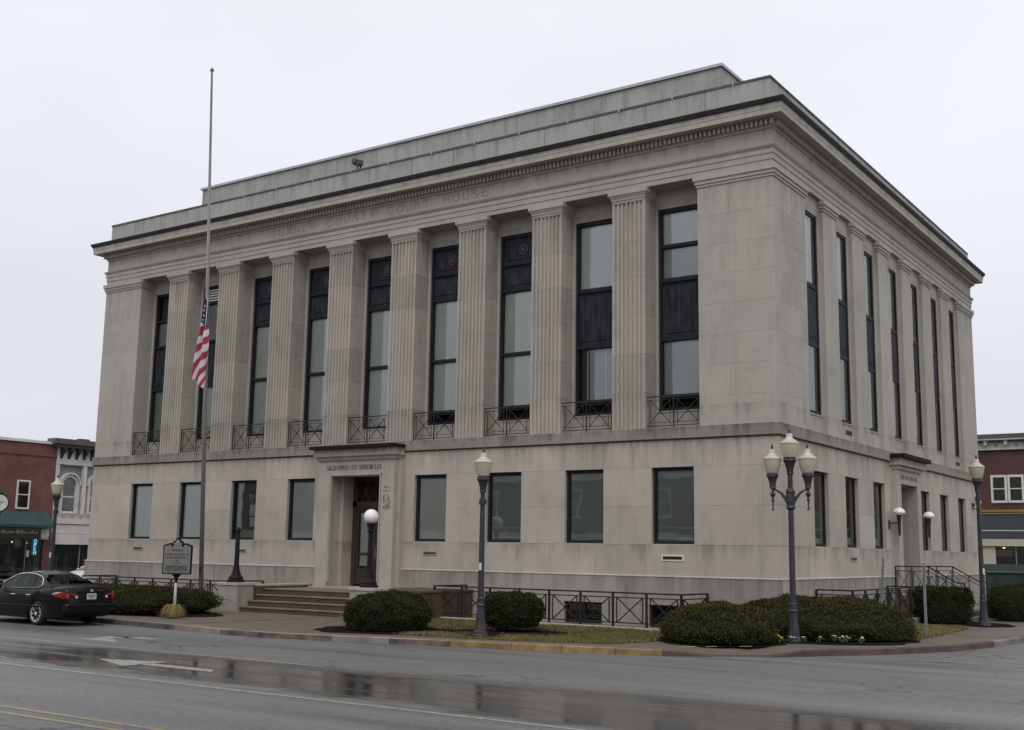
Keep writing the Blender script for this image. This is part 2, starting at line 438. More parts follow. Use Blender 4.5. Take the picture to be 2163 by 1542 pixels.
# ------------------------------------------------------------------ mesh helpers
class MB:
    def __init__(self):
        self.v, self.f, self.mi = [], [], []
        self.slot = 0

    def add(self, vs, fs):
        o = len(self.v)
        self.v.extend(tuple(p) for p in vs)
        for f in fs:
            self.f.append(tuple(i + o for i in f)); self.mi.append(self.slot)
        return self

    def box(self, x0, x1, y0, y1, z0, z1):
        return self.add([(x0, y0, z0), (x1, y0, z0), (x1, y1, z0), (x0, y1, z0), (x0, y0, z1), (x1, y0, z1), (x1, y1, z1), (x0, y1, z1)],
                        [(0, 3, 2, 1), (4, 5, 6, 7), (0, 1, 5, 4), (1, 2, 6, 5), (2, 3, 7, 6), (3, 0, 4, 7)])

    def bbox(self, x0, x1, y0, y1, z0, z1, b=0.008):
        # chamfered box: all eight corners cut
        def ring(z, i):
            return [(x0 + i, y0, z), (x1 - i, y0, z), (x1, y0 + i, z), (x1, y1 - i, z), (x1 - i, y1, z), (x0 + i, y1, z), (x0, y1 - i, z), (x0, y0 + i, z)]
        def ringi(z):
            return [(x0 + b, y0 + b, z), (x1 - b, y0 + b, z), (x1 - b, y0 + b, z), (x1 - b, y1 - b, z), (x1 - b, y1 - b, z), (x0 + b, y1 - b, z), (x0 + b, y1 - b, z), (x0 + b, y0 + b, z)]
        vs = ring(z0 + b, b) + ring(z1 - b, b)
        fs = [(i, (i + 1) % 8, 8 + (i + 1) % 8, 8 + i) for i in range(8)]
        q = [(x0 + b, y0 + b), (x1 - b, y0 + b), (x1 - b, y1 - b), (x0 + b, y1 - b)]
        o = len(vs)
        vs += [(a, c, z0) for a, c in q] + [(a, c, z1) for a, c in q]
        for base, r0, flip in ((o, 0, True), (o + 4, 8, False)):
            top = [(base, base + 1, base + 2, base + 3)]
            sides = []
            for k in range(4):
                a, c = base + k, base + (k + 1) % 4
                sides.append((r0 + (2 * k) % 8, r0 + (2 * k + 1) % 8, c, a))
                sides.append((r0 + (2 * k + 1) % 8, r0 + (2 * k + 2) % 8, c))
            for f in top + sides:
                fs.append(tuple(reversed(f)) if flip else f)
        return self.add(vs, fs)

    def bar(self, p, q, w=0.02, d=None, up=(0, 0, 1)):
        p, q = Vector(p), Vector(q); d = d or w
        ax = (q - p)
        if ax.length < 1e-6: return self
        ax.normalize(); u = Vector(up)
        if abs(ax.dot(u)) > 0.98: u = Vector((0, 1, 0))
        s = ax.cross(u).normalized(); t = s.cross(ax).normalized()
        vs = []
        for c in (p, q):
            for a, b in ((-1, -1), (1, -1), (1, 1), (-1, 1)):
                vs.append(c + s * (a * w / 2) + t * (b * d / 2))
        return self.add(vs, [(3, 2, 1, 0), (4, 5, 6, 7), (0, 1, 5, 4), (1, 2, 6, 5), (2, 3, 7, 6), (3, 0, 4, 7)])

    def tube(self, pts, r, n=8, cap=True):
        pts = [Vector(p) for p in pts]
        rs = r if hasattr(r, '__len__') else [r] * len(pts)
        vs, fs = [], []
        for i, p in enumerate(pts):
            a = pts[max(0, i - 1)]; b = pts[min(len(pts) - 1, i + 1)]
            ax = (b - a).normalized()
            u = Vector((0, 0, 1)) if abs(ax.z) < 0.9 else Vector((1, 0, 0))
            s = ax.cross(u).normalized(); t = s.cross(ax)
            for k in range(n):
                an = 2 * math.pi * k / n
                vs.append(p + s * math.cos(an) * rs[i] + t * math.sin(an) * rs[i])
        for i in range(len(pts) - 1):
            for k in range(n):
                a, b = i * n + k, i * n + (k + 1) % n
                fs.append((a, a + n, b + n, b))
        if cap:
            fs.append(tuple(range(n))); fs.append(tuple(reversed(range((len(pts) - 1) * n, len(pts) * n))))
        return self.add(vs, fs)

    def lathe(self, prof, n=20, c=(0, 0, 0), flute=0.0, nf=0):
        vs, fs = [], []
        for r, z in prof:
            for k in range(n):
                a = 2 * math.pi * k / n
                rr = r
                vs.append((c[0] + rr * math.cos(a), c[1] + rr * math.sin(a), c[2] + z))
        for i in range(len(prof) - 1):
            for k in range(n):
                a, b = i * n + k, i * n + (k + 1) % n
                fs.append((a, b, b + n, a + n))
        fs.append(tuple(reversed(range(n)))); fs.append(tuple(range((len(prof) - 1) * n, len(prof) * n)))
        return self.add(vs, fs)

    def sphere(self, c, r, n=16, m=10, sz=1.0, z0=-1.0):
        prof = []
        for i in range(m + 1):
            t = -math.pi / 2 + math.pi * i / m
            if math.sin(t) < z0 - 1e-6: continue
            prof.append((max(r * math.cos(t), 1e-4), r * math.sin(t) * sz))
        return self.lathe(prof, n, c)

    def prism(self, poly, z0, z1):
        k = len(poly)
        vs = [(a, b, z0) for a, b in poly] + [(a, b, z1) for a, b in poly]
        fs = [tuple(reversed(range(k))), tuple(range(k, 2 * k))]
        for i in range(k):
            j = (i + 1) % k
            fs.append((i, j, k + j, k + i))
        return self.add(vs, fs)

    def prism_y(self, poly, y0, y1):
        # polygon in (x, z) extruded along y
        k = len(poly)
        vs = [(a, y0, b) for a, b in poly] + [(a, y1, b) for a, b in poly]
        fs = [tuple(range(k)), tuple(reversed(range(k, 2 * k)))]
        for i in range(k):
            j = (i + 1) % k
            fs.append((j, i, k + i, k + j))
        return self.add(vs, fs)

    def quad(self, *p):
        return self.add(p, [tuple(range(len(p)))])

    def mesh(self, name, mats, smooth=False):
        me = bpy.data.meshes.new(name)
        me.from_pydata(self.v, [], self.f)
        for mm in (mats if isinstance(mats, (list, tuple)) else [mats]):
            me.materials.append(MATS[mm])
        if any(self.mi): me.polygons.foreach_set('material_index', self.mi)
        if smooth:
            me.polygons.foreach_set('use_smooth', [True] * len(me.polygons))
        me.update()
        return me

    def build(self, name, mats, parent=None, smooth=False, loc=None, **props):
        me = self.mesh(name, mats, smooth)
        return link(name, me, parent, loc, **props)

def link(name, me, parent=None, loc=None, **props):
    o = bpy.data.objects.new(name, me)
    COL.objects.link(o)
    if parent is not None: o.parent = parent
    if loc is not None: o.location = loc
    for k, v in props.items(): o[k] = v
    return o

def smooth_by_angle(o, ang=35):
    me = o.data
    bm = bmesh.new(); bm.from_mesh(me)
    for f in bm.faces: f.smooth = True
    for e_ in bm.edges:
        if len(e_.link_faces) == 2:
            e_.smooth = e_.calc_face_angle(0) < R(ang)
    bm.to_mesh(me); bm.free()
    return o

def thing(name, label, cat, loc=(0, 0, 0), rotz=0.0, group=None):
    o = bpy.data.objects.new(name, None)
    COL.objects.link(o)
    o.location = loc; o.rotation_euler = (0, 0, rotz)
    o.empty_display_size = 0.2
    o['label'] = label; o['category'] = cat
    if group: o['group'] = group
    return o

def copy_tree(o, parent=None, label=None, loc=None, rotz=None):
    c = o.copy(); COL.objects.link(c)
    if parent is not None: c.parent = parent
    if label: c['label'] = label
    if loc is not None: c.location = loc
    if rotz is not None: c.rotation_euler = (0, 0, rotz)
    for ch in list(o.children): copy_tree(ch, c)
    return c

def empty_part(name, parent, loc=(0, 0, 0)):
    o = bpy.data.objects.new(name, None); COL.objects.link(o); o.parent = parent; o.location = loc
    return o

def structure(mb, name, mat, label, cat):
    return mb.build(name, mat, None, kind='structure', label=label, category=cat)

# ------------------------------------------------------------------ ground, road, pavement
mb = MB(); mb.quad((-900, -900, -0.03), (900, -900, -0.03), (900, 900, -0.03), (-900, 900, -0.03))
structure(mb, 'ground', 'soil', 'flat dull earth around the town block reaching the horizon', 'ground')
mb = MB()
for i in range(20):
    for j in range(20):
        x0, y0 = -110 + i * 9, -60 + j * 8
        mb.quad((x0, y0, 0), (x0 + 9, y0, 0), (x0 + 9, y0 + 8, 0), (x0, y0 + 8, 0))
structure(mb, 'road', 'asphalt', 'wet grey asphalt street with a dark reflecting water film along the turning lane', 'road')

KERB = [(-36, -9.15), (-33, -9.15), (-30.5, -9.15), (-28, -9.15), (-25.5, -9.15), (-23, -9.15), (-20.5, -9.15), (-18, -9.15), (-15.6, -9.2), (-13.4, -9.45), (-11.3, -9.72),
        (-9.6, -9.7), (-7.77, -9.36), (-6.3, -8.95), (-4.8, -8.55), (-3.3, -8.18), (-2.1, -7.92), (-0.89, -7.63), (0.05, -7.2), (1.05, -6.5), (2.0, -5.75), (2.45, -5.05), (2.85, -4.42),
        (3.72, -3.1), (4.2, -2.1), (4.6, -1.12), (4.9, 0.1), (5.12, 1.38), (5.28, 2.7), (5.36, 3.95), (5.42, 6), (5.45, 8.5), (5.45, 11), (5.45, 13.5), (5.45, 17), (5.45, 22), (5.45, 31)]
def inset(pts, d):
    res = []
    for i, p in enumerate(pts):
        a = Vector(pts[max(0, i - 1)]); b = Vector(pts[min(len(pts) - 1, i + 1)])
        t = (b - a).normalized(); nrm = Vector((-t.y, t.x))
        res.append((p[0] + nrm.x * d, p[1] + nrm.y * d))
    return res
KIN = inset(KERB, 0.16)
def kerb_h(i):
    x = KERB[i][0]
    if i in (19, 20): return 0.025
    if i in (18, 21): return 0.131
    return 0.145
kroot = bpy.data.objects.new('kerb', None); COL.objects.link(kroot)
kroot['kind'] = 'structure'; kroot['label'] = 'worn kerb curving round the courthouse corner with a yellow stretch by the ramp'; kroot['category'] = 'kerb'
for i in range(len(KERB) - 1):
    a, b = KERB[i], KERB[i + 1]; c, d = KIN[i + 1], KIN[i]
    ha, hb = kerb_h(i), kerb_h(i + 1)
    g = 0.006
    A = Vector(a); B = Vector(b); t = (B - A).normalized() * g
    a = tuple(A + t); b = tuple(B - t); c = tuple(Vector(c) - t); d = tuple(Vector(d) + t)
    mb = MB()
    e = 0.018
    nx, ny = (d[0] - a[0]) / 0.16 * e, (d[1] - a[1]) / 0.16 * e
    vs = [(a[0], a[1], -0.02), (b[0], b[1], -0.02), (c[0], c[1], -0.02), (d[0], d[1], -0.02),
          (a[0] + nx * .3, a[1] + ny * .3, ha - e), (b[0] + nx * .3, b[1] + ny * .3, hb - e), (c[0], c[1], hb), (d[0], d[1], ha), (a[0] + nx, a[1] + ny, ha), (b[0] + nx, b[1] + ny, hb)]
    mb.slot = 1; mb.add(vs[:6], [(0, 1, 5, 4)]) ; mb.slot = 0
    mb.add(vs, [(4, 5, 9, 8), (8, 9, 6, 7), (1, 2, 6, 9, 5), (3, 0, 4, 8, 7), (2, 3, 7, 6)])
    mname = 'kerb_concrete'
    if 14 <= i <= 17: mname = 'kerb_yellow'
    elif i in (20, 21, 22, 23, 24, 25, 26) or i > 28: mname = 'kerb_red'
    elif i in (18, 19): mname = 'kerb_red'
    mb.build('kerb_stone', [mname, 'kerb_stained' if mname == 'kerb_concrete' and i not in (4, 9, 12, 27, 28) else mname], kroot)

def fill(poly, z, name, mat, label=None, cat=None, kind='structure', holes=()):
    bm = bmesh.new()
    edges = []
    for ring in [poly] + list(holes):
        vs = [bm.verts.new((p[0], p[1], z)) for p in ring]
        for i in range(len(vs)): edges.append(bm.edges.new((vs[i], vs[(i + 1) % len(vs)])))
    bmesh.ops.triangle_fill(bm, edges=edges, use_beauty=True)
    for f in bm.faces:
        if f.normal.z < 0: f.normal_flip()
    me = bpy.data.meshes.new(name); bm.to_mesh(me); bm.free()
    me.materials.append(MATS[mat])
    o = link(name, me)
    if kind: o['kind'] = kind
    if label: o['label'] = label; o['category'] = cat
    return o

# pavement: follows the kerb, with a notch for the kerb ramp
RA, RB = KIN[18], KIN[21]
RAi, RBi = (RA[0] - 0.62, RA[1] + 0.85), (RB[0] - 0.75, RB[1] + 0.55)
walk = KIN[:18] + [KIN[18], RAi, RBi, KIN[21]] + KIN[22:] + [(-36, 31)]
ZW = 0.13
sw = fill(walk, ZW, 'pavement', 'concrete', 'damp brown concrete pavement around the courthouse', 'pavement')
mb = MB()
mb.add([(RAi[0], RAi[1], ZW), (RBi[0], RBi[1], ZW), (KIN[21][0], KIN[21][1], ZW), (KIN[20][0], KIN[20][1], 0.03), (KIN[19][0], KIN[19][1], 0.03), (KIN[18][0], KIN[18][1], ZW)],
       [(0, 5, 4), (0, 4, 3), (0, 3, 1), (1, 3, 2)])
mb.build('kerb_ramp', 'concrete', None, kind='structure', label='sloping concrete kerb ramp at the street corner', category='pavement')
jn = MB()
for a, b in (((3.45, 3.7), (5.1, 3.28)), ((-13.5, -9.2), (-13.2, -4.2)), ((-9.3, -9.4), (-9.0, -8.0)), ((-5.0, -8.3), (-4.8, -7.75)), ((-1.0, -7.3), (-0.8, -6.6)), ((2.2, -3.9), (3.1, -4.0)), ((3.4, -0.6), (4.7, -0.9)), ((3.5, 9.5), (5.3, 9.5))):
    jn.bar((a[0], a[1], ZW + .0025), (b[0], b[1], ZW + .0025), 0.03, 0.005)
jn.build('pavement_joint', 'joint', sw)

# lawns and planting beds: thin sheets laid on the pavement slab
lawn_front = [(-8.3, -7.75), (-6.6, -7.85), (-4.8, -7.62), (-2.9, -7.2), (-1.6, -6.6), (-1.2, -5.2), (-1.6, -3.0), (-1.9, -1.86), (-10.2, -1.86), (-9.9, -5.0)]
lawn_side = [(2.6, 0.9), (3.42, 0.5), (3.5, 2.2), (3.42, 4.2), (3.28, 6.6), (3.0, 7.6), (2.2, 7.4), (1.4, 6.5), (1.3, 2.5)]
turf1 = fill(lawn_front, ZW + .006, 'lawn', 'turf', 'patchy winter lawn strip in front of the area fence', 'lawn')
turf2 = fill(lawn_side, ZW + .006, 'lawn', 'turf', 'small dry lawn patch beside the thin sign post at the side street', 'lawn')

def ell(cx, cy, rx, ry, rot=0.0, n=28, wob=0.06, seed=0):
    rr = random.Random(seed)
    ps = []
    for k in range(n):
        a = 2 * math.pi * k / n
        q = 1 + rr.uniform(-wob, wob)
        x, y = rx * q * math.cos(a), ry * q * math.sin(a)
        ps.append((cx + x * math.cos(rot) - y * math.sin(rot), cy + x * math.sin(rot) + y * math.cos(rot)))
    return ps
for i, (a, lab) in enumerate(((ell(-8.35, -6.75, 1.8, 1.75, 0.6, seed=1), 'dark mulch bed under the rounded bush right of the steps'),
                  (ell(-5.45, -5.25, 1.75, 1.25, 0.5, seed=2), 'dark mulch bed under the flat topped bush by the lamp post'),
                  (ell(-.1, -3.9, 1.55, 1.85, 0.6, seed=3), 'dark mulch bed under the hedge at the kerb ramp'),
                  (ell(1.25, -0.9, 2.55, 2.3, 0.6, seed=4), 'dark mulch bed with flowers around the three globe lamp'),
                  (ell(2.6, 9.4, 1.3, 1.7, 0.9, seed=5), 'dark mulch bed under the hedge by the side stairs'),
                  (ell(-19.6, -6.2, 3.9, 1.95, 0.0, seed=6), 'dark mulch bed under the long low hedge'),
                  (ell(-5.15, -6.85, 0.55, 0.5, 0.0, seed=8), 'dark mulch ring around the lamp post base'))):
    fill(a, ZW + .010 + i * 0.0012, 'mulch_bed', 'mulch', lab, 'mulch')

def pip(p, poly):
    x, y = p; c = False; j = len(poly) - 1
    for i in range(len(poly)):
        if (poly[i][1] > y) != (poly[j][1] > y) and x < (poly[j][0] - poly[i][0]) * (y - poly[i][1]) / (poly[j][1] - poly[i][1]) + poly[i][0]: c = not c
        j = i
    return c
def grass(poly, count, name, mats, label, seed, hmin=0.03, hmax=0.08):
    rr = random.Random(seed)
    beds = [(-8.3, -6.75, 1.55), (-5.45, -5.25, 1.2), (-6.3, -5.7, .9), (-4.7, -4.8, .9), (-5.13, -6.87, .5), (-.1, -3.9, 1.5)]
    xs = [p[0] for p in poly]; ys = [p[1] for p in poly]
    mb = MB(); k = 0
    while k < count:
        x, y = rr.uniform(min(xs), max(xs)), rr.uniform(min(ys), max(ys))
        if not pip((x, y), poly) or any((x - a) ** 2 + (y - b) ** 2 < c * c for a, b, c in beds): continue
        k += 1
        v = mnoise.noise((x * 0.7, y * 0.7, 3.3))
        if mnoise.noise((x * 1.9, y * 1.9, 8.1)) < -.22 and rr.random() < .85: continue
        mb.slot = 0 if v + rr.uniform(-.25, .25) < 0 else 1
        for _ in range(3):
            a = rr.uniform(0, 6.28); h = rr.uniform(hmin, hmax) * (1.0 + .9 * max(0, mnoise.noise((x * 2.6, y * 2.6, 1.7)))); w = 0.010
            dx, dy = math.cos(a) * w, math.sin(a) * w
            lx, ly = rr.uniform(-.05, .05), rr.uniform(-.05, .05)
            px_, py_ = x + rr.uniform(-.03, .03), y + rr.uniform(-.03, .03)
            mb.add([(px_ - dx, py_ - dy, ZW + .005), (px_ + dx, py_ + dy, ZW + .005), (px_ + lx, py_ + ly, ZW + .005 + h)], [(0, 1, 2)])
    return mb.build(name, mats, None, kind='stuff', label=label, category='grass')
grass(lawn_front, 12000, 'grass', ['grass_green', 'grass_blade'], 'short green and straw coloured grass along the front pavement', 11)
grass(lawn_side, 5000, 'grass', ['grass_dry', 'grass_blade'], 'short straw coloured grass beside the side pavement', 12)

# fallen leaves caught on the lawn and along the pavement edge
mb = MB(); rr = random.Random(21); k = 0
while k < 170:
    x, y = rr.uniform(-10, 3.4), rr.uniform(-8, 6)
    if not (pip((x, y), lawn_front) or pip((x, y), lawn_side)): continue
    k += 1
    a = rr.uniform(0, 6.28); s_ = rr.uniform(.025, .05); c_, d_ = math.cos(a) * s_, math.sin(a) * s_
    z = ZW + .05; mb.slot = rr.choice((0, 0, 1))
    mb.quad((x - c_, y - d_, z), (x + d_ * .6, y - c_ * .6, z + .01), (x + c_, y + d_, z + .015), (x - d_ * .6, y + c_ * .6, z + .02))
mb.build('fallen_leaves', ['leaf_brown', 'leaf_tan'], None, kind='stuff', label='scattered brown fallen leaves lying on the lawn strips', category='leaves')

# road markings: thin sheets just above the asphalt
def mark(polys, name, mat, label, cat='road marking', z=0.004):
    mb = MB()
    for pl in polys: mb.quad(*[(p[0], p[1], z) for p in pl])
    return mb.build(name, mat, None, kind='structure', label=label, category=cat)
def strip(a, b, w):
    A, B = Vector(a), Vector(b); t = (B - A).normalized(); nn = Vector((-t.y, t.x)) * w / 2
    return [tuple(A - nn), tuple(B - nn), tuple(B + nn), tuple(A + nn)]
mark([strip((-75, -13.95), (-3.64, -13.95), 0.10)], 'lane_line', 'line_white', 'thin white lane line nearer the courthouse')
mark([strip((-75, -17.6), (9.5, -17.6), 0.10)], 'lane_line', 'line_white', 'long white lane line on the near side of the wet lane')
mark([strip((-75, -20.95), (2.5, -20.95), 0.11), strip((-75, -21.3), (2.5, -21.3), 0.11)], 'centre_line', 'line_yellow', 'double yellow centre line in the left foreground')
mark([strip((0.75, -6.62), (4.5, -5.98), 0.11)], 'edge_line', 'line_white', 'white line beside the kerb ramp')
mark([strip((2.95, -4.75), (6.0, -3.7), 0.13), strip((6.4, -4.05), (9.0, -3.3), 0.13), strip((7.1, -5.6), (8.5, -5.2), 0.12)], 'crosswalk_line', 'line_white_old', 'broken white crossing line at the junction')
mark([strip((4.9, -1.6), (8.5, 0.3), 0.08)], 'stop_line', 'line_yellow', 'faint yellow line by the side street kerb')
mark([[(-6.45, -16.05), (-4.4, -16.05), (-4.7, -15.74), (-6.45, -15.74)], [(-6.4, -16.45), (-6.4, -15.35), (-7.9, -15.85)]], 'turn_arrow', 'line_white', 'white straight arrow on the wet lane')
mark([[(-12.5, -13.05), (-10.95, -13.1), (-12.05, -12.42)], [(-12.4, -12.75), (-12.0, -12.5), (-11.95, -11.75), (-12.65, -12.05)], [(-12.65, -12.05), (-11.95, -11.75), (-10.9, -11.75), (-11.25, -12.1)]], 'turn_arrow', 'line_white', 'white hooked turn arrow nearer the parked car')
mark([strip((-3.4, -9.8), (-2.5, -9.45), 0.07), strip((-1.1, -8.75), (-0.2, -8.3), 0.07), strip((-5.9, -12.2), (-5.1, -11.7), 0.06), strip((-3.6, -10.2), (-2.9, -9.95), 0.05)], 'parking_tick', 'paint_yellow', 'faded yellow ticks beside the kerb')
mark([strip((0.22, -6.65), (0.42, -6.3), 0.05), strip((0.62, -6.2), (0.78, -5.95), 0.05), strip((1.15, -5.55), (1.32, -5.25), 0.05)], 'spray_mark', 'paint_lime', 'short lime sprayed dashes on the pavement by the ramp', 'paint mark', ZW + .05)
mark([strip((-14.5, -7.2), (-13.9, -7.1), 0.10), strip((-13.6, -5.4), (-13.2, -5.3), 0.07)], 'spray_mark', 'paint_orange', 'orange sprayed smudge on the pavement before the steps', 'paint mark', ZW + .004)

# ------------------------------------------------------------------ courthouse
LB, DB = 30.53, 23.9
CH = thing('courthouse', 'large grey limestone courthouse with fluted pilasters filling the middle of the view', 'building')
XC = [-(3.27 + 3.0 * j) for j in range(9)]            # front bay centres
YC = [3.376 + 2.858 * k for k in range(7)]            # side bay centres
rs = random.Random(3)

def layout(u0, u1, courses, openings, length, seed, joints=None):
    """block rectangles (u, z) of an ashlar wall, leaving the openings out"""
    rr = random.Random(seed); res = []
    for ci in range(len(courses) - 1):
        z0, z1 = courses[ci], courses[ci + 1]
        segs = [(u0, u1)]
        for a, b, c, d in openings:
            if c < z1 - .01 and d > z0 + .01:
                ns_ = []
                for s, e_ in segs:
                    if a > s and b < e_: ns_ += [(s, a), (b, e_)]
                    elif a <= s < b < e_: ns_.append((b, e_))
                    elif s < a < e_ <= b: ns_.append((s, a))
                    elif b <= s or a >= e_: ns_.append((s, e_))
                segs = ns_
        for s, e_ in segs:
            w = e_ - s
            k = max(1, round(w / length))
            cuts = [s]
            for i in range(1, k):
                cuts.append(s + w * i / k + ((0.25 if ci % 2 else -0.25) + rr.uniform(-.08, .08)) * min(1, w / k * 0.6))
            cuts.append(e_)
            for i in range(k): res.append((cuts[i], cuts[i + 1], z0, z1))
    return res

G = 0.0022   # half joint
def front_blocks(name, rects, y, thick, mat, bev=0.0035):
    for a, b, c, d in rects:
        mb = MB(); mb.bbox(a + G, b - G, y, y + thick, c + G, d - G, bev)
        mb.build(name, mat, CH)
def side_blocks(name, rects, x, thick, mat, bev=0.0035):
    for a, b, c, d in rects:
        mb = MB(); mb.bbox(x - thick, x, a + G, b - G, c + G, d - G, bev)
        mb.build(name, mat, CH)
mort = MB()
def mortar_front(rects, y, thick):
    for a, b, c, d in rects: mort.box(a - .001, b + .001, y + .005, y + thick - .012, c - .001, d + .001)
def mortar_side(rects, x, thick):
    for a, b, c, d in rects: mort.box(x - thick + .012, x - .005, a - .001, b + .001, c - .001, d + .001)

TH = 0.45
WZ0, WZ1 = 2.477, 4.734
# ---- lower storey
f_open = [(x - .683, x + .683, WZ0, WZ1) for j, x in enumerate(XC) if j != 4] + [(-16.47, -14.07, 0.9, 4.8)]
rects = layout(-LB, -TH - .05, [1.62, 2.477, 3.6, 4.734, 5.56], f_open, 1.7, 5)
front_blocks('wall_block', rects, 0, TH, 'stone'); mortar_front(rects, 0, TH)
s_open = [(y - .64, y + .64, WZ0, WZ1) for k, y in enumerate(YC) if k != 3] + [(10.9, 13.0, 0.9, 4.8)]
for ci, (z0, z1) in enumerate(zip([1.62, 2.477, 3.6, 4.734], [2.477, 3.6, 4.734, 5.56])):
    mb = MB(); mb.bbox(-TH - .05 + G, 0, 0, (1.15 if ci % 2 else .75) - G, z0 + G, z1 - G, .006); mb.build('wall_block', 'stone', CH)
    rects = layout(1.15 if ci % 2 else .75, DB, [z0, z1], s_open, 1.6, 20 + ci)
    side_blocks('wall_block', rects, 0, TH, 'stone'); mortar_side(rects, 0, TH)
# plain far faces
mb = MB(); mb.box(-LB + .0, -LB + TH, TH + .002, DB - TH, 0, 13.4); mb.box(-LB, -.002, DB - TH, DB - .001, 0, 13.4)
mb.build('rear_wall', 'stone', CH)
# ---- plinth with basement windows
b_open = [(-6.93, -5.6, -0.5, 0.76), (-9.95, -8.62, -0.5, 0.76), (-4.03, -2.7, -0.5, 0.76)]
rects = layout(-LB - .06, -17.15, [0.0, 0.8, 1.56], [], 1.9, 31) + layout(-13.4, .06, [0.0, 0.76, 1.56], b_open, 1.7, 32)
front_blocks('plinth_block', rects, -.06, .5, 'stone_grey'); mortar_front(rects, -.06, .5)
rects = layout(.45, 10.35, [0.0, 0.76, 1.56], [], 1.9, 33) + layout(13.5, DB, [0.0, 0.76, 1.56], [], 1.9, 34)
side_blocks('plinth_block', rects, .06, .5, 'stone_grey'); mortar_side(rects, .06, .5)
mb = MB()   # sloped wash on top of the plinth
for a, b in ((-LB - .06, -17.05), (-13.5, .06)):
    mb.add([(a, -.075, 1.562), (b, -.075, 1.562), (b, .02, 1.562), (a, .02, 1.562), (a, -.07, 1.585), (b, -.07, 1.585), (b, .02, 1.625), (a, .02, 1.625)],
           [(0, 1, 5, 4), (4, 5, 6, 7), (1, 2, 6, 5), (3, 0, 4, 7)])
for a, b in ((-.06, 10.4), (13.5, DB + .06)):
    mb.add([(.075, a, 1.562), (.075, b, 1.562), (-.02, b, 1.562), (-.02, a, 1.562), (.07, a, 1.586), (.07, b, 1.586), (-.02, b, 1.626), (-.02, a, 1.626)],
           [(0, 1, 5, 4), (4, 5, 6, 7), (1, 2, 6, 5), (3, 0, 4, 7)])
mb.build('plinth_ledge', 'stone_pale', CH)
# ---- belt course
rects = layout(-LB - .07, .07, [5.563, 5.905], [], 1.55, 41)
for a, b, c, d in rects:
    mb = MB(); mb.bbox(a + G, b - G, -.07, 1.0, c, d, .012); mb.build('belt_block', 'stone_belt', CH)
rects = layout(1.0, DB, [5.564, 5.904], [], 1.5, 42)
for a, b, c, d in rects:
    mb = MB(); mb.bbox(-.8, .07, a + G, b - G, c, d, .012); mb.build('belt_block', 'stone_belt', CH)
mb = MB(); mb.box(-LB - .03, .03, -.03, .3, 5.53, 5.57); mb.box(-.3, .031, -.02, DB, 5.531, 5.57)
mb.build('belt_shadow_strip', 'stone_brown', CH)  # dark strip paints the shadow line under the belt's lower edge
# ---- upper corner piers
cz = [5.905, 6.75, 7.65, 8.55, 9.45, 10.35, 11.25, 12.15, 13.06]
for ci in range(8):
    z0, z1 = cz[ci], cz[ci + 1]
    ret = 0.9 if ci % 2 else 0.55
    fr = [(-2.38, -1.98, z0, z1), (-1.98, -1.2 - .2 * (ci % 2), z0, z1), (-1.2 - .2 * (ci % 2), 0, z0, z1)]
    for q, (a, b, c, d) in enumerate(fr):
        mb = MB(); mb.bbox(a + G, b - G, 0, (ret if q == 2 else .72) - G, c + G, d - G, .0035); mb.build('pier_block', 'stone_upper', CH)
    sr = [(ret, 2.0, z0, z1), (2.0, 2.58, z0, z1)]
    for a, b, c, d in sr:
        mb = MB(); mb.bbox(-.5, 0, a + G, b - G, c + G, d - G, .0035); mb.build('pier_block', 'stone_upper', CH)
    lr = [(-LB, -29.35 + .2 * (ci % 2), z0, z1), (-29.35 + .2 * (ci % 2), -28.16, z0, z1)]
    for a, b, c, d in lr:
        mb = MB(); mb.bbox(a + G, b - G, 0, .72, c + G, d - G, .0035); mb.build('pier_block', 'stone_upper', CH)
    yl = YC[6] + .795
    mb = MB(); mb.bbox(-.5, 0, yl + G, DB, z0 + G, z1 - G, .0035); mb.build('pier_block', 'stone_upper', CH)
mort.box(-2.375, -.005, .005, .71, 5.9, 13.06); mort.box(-.49, -.0052, .3, 2.575, 5.9, 13.06)
mort.box(-LB + .005, -28.165, .005, .71, 5.9, 13.06); mort.box(-.49, -.005, YC[6] + .80, DB - .02, 5.9, 13.06)
# returns behind the piers, closing the recesses
mb = MB(); mb.box(-2.381, -.55, .725, 1.6, 5.9, 13.45); mb.box(-LB + .003, -28.159, .725, 1.6, 5.9, 13.45)
mb.build('pier_return', 'stone_upper', CH)
mort.build('mortar', 'mortar', CH, kind='stuff')

# ---- fluted pilasters: seven flutes on the front, plain sides
def flute_section(w, d, nf=7, depth=0.085, fillet=0.05):
    hw = w / 2; pitch = (w - 2 * fillet) / nf
    pts = [(-hw, 0.0)]
    for k in range(nf):
        c = -hw + fillet + pitch * (k + .5); r = (pitch - fillet) / 2
        for s in range(6):
            a = math.pi * s / 5
            pts.append((c - r * math.cos(a), depth * math.sin(a)))
    pts += [(hw, 0.0), (hw, d), (-hw, d)]
    return pts
sec = flute_section(1.14, 0.74)
dz = [5.905, 7.0, 8.2, 9.4, 10.6, 11.75, 13.0]
drum_mesh = []
for i in range(6):
    mb = MB(); mb.prism(sec, dz[i] + .004, dz[i + 1] - .004)
    drum_mesh.append(mb.mesh('drum', 'stone_drum'))
capm = MB()
capm.box(-.575, .575, -.004, .74, 13.0, 13.10)
capm.box(-.60, .60, -.03, .74, 13.10, 13.145)
capm.add([(-.60, -.03, 13.145), (.60, -.03, 13.145), (.60, .74, 13.145), (-.60, .74, 13.145), (-.665, -.095, 13.26), (.665, -.095, 13.26), (.665, .74, 13.26), (-.665, .74, 13.26)],
         [(0, 1, 5, 4), (1, 2, 6, 5), (3, 0, 4, 7)])
capm.box(-.68, .68, -.11, .74, 13.26, 13.405)
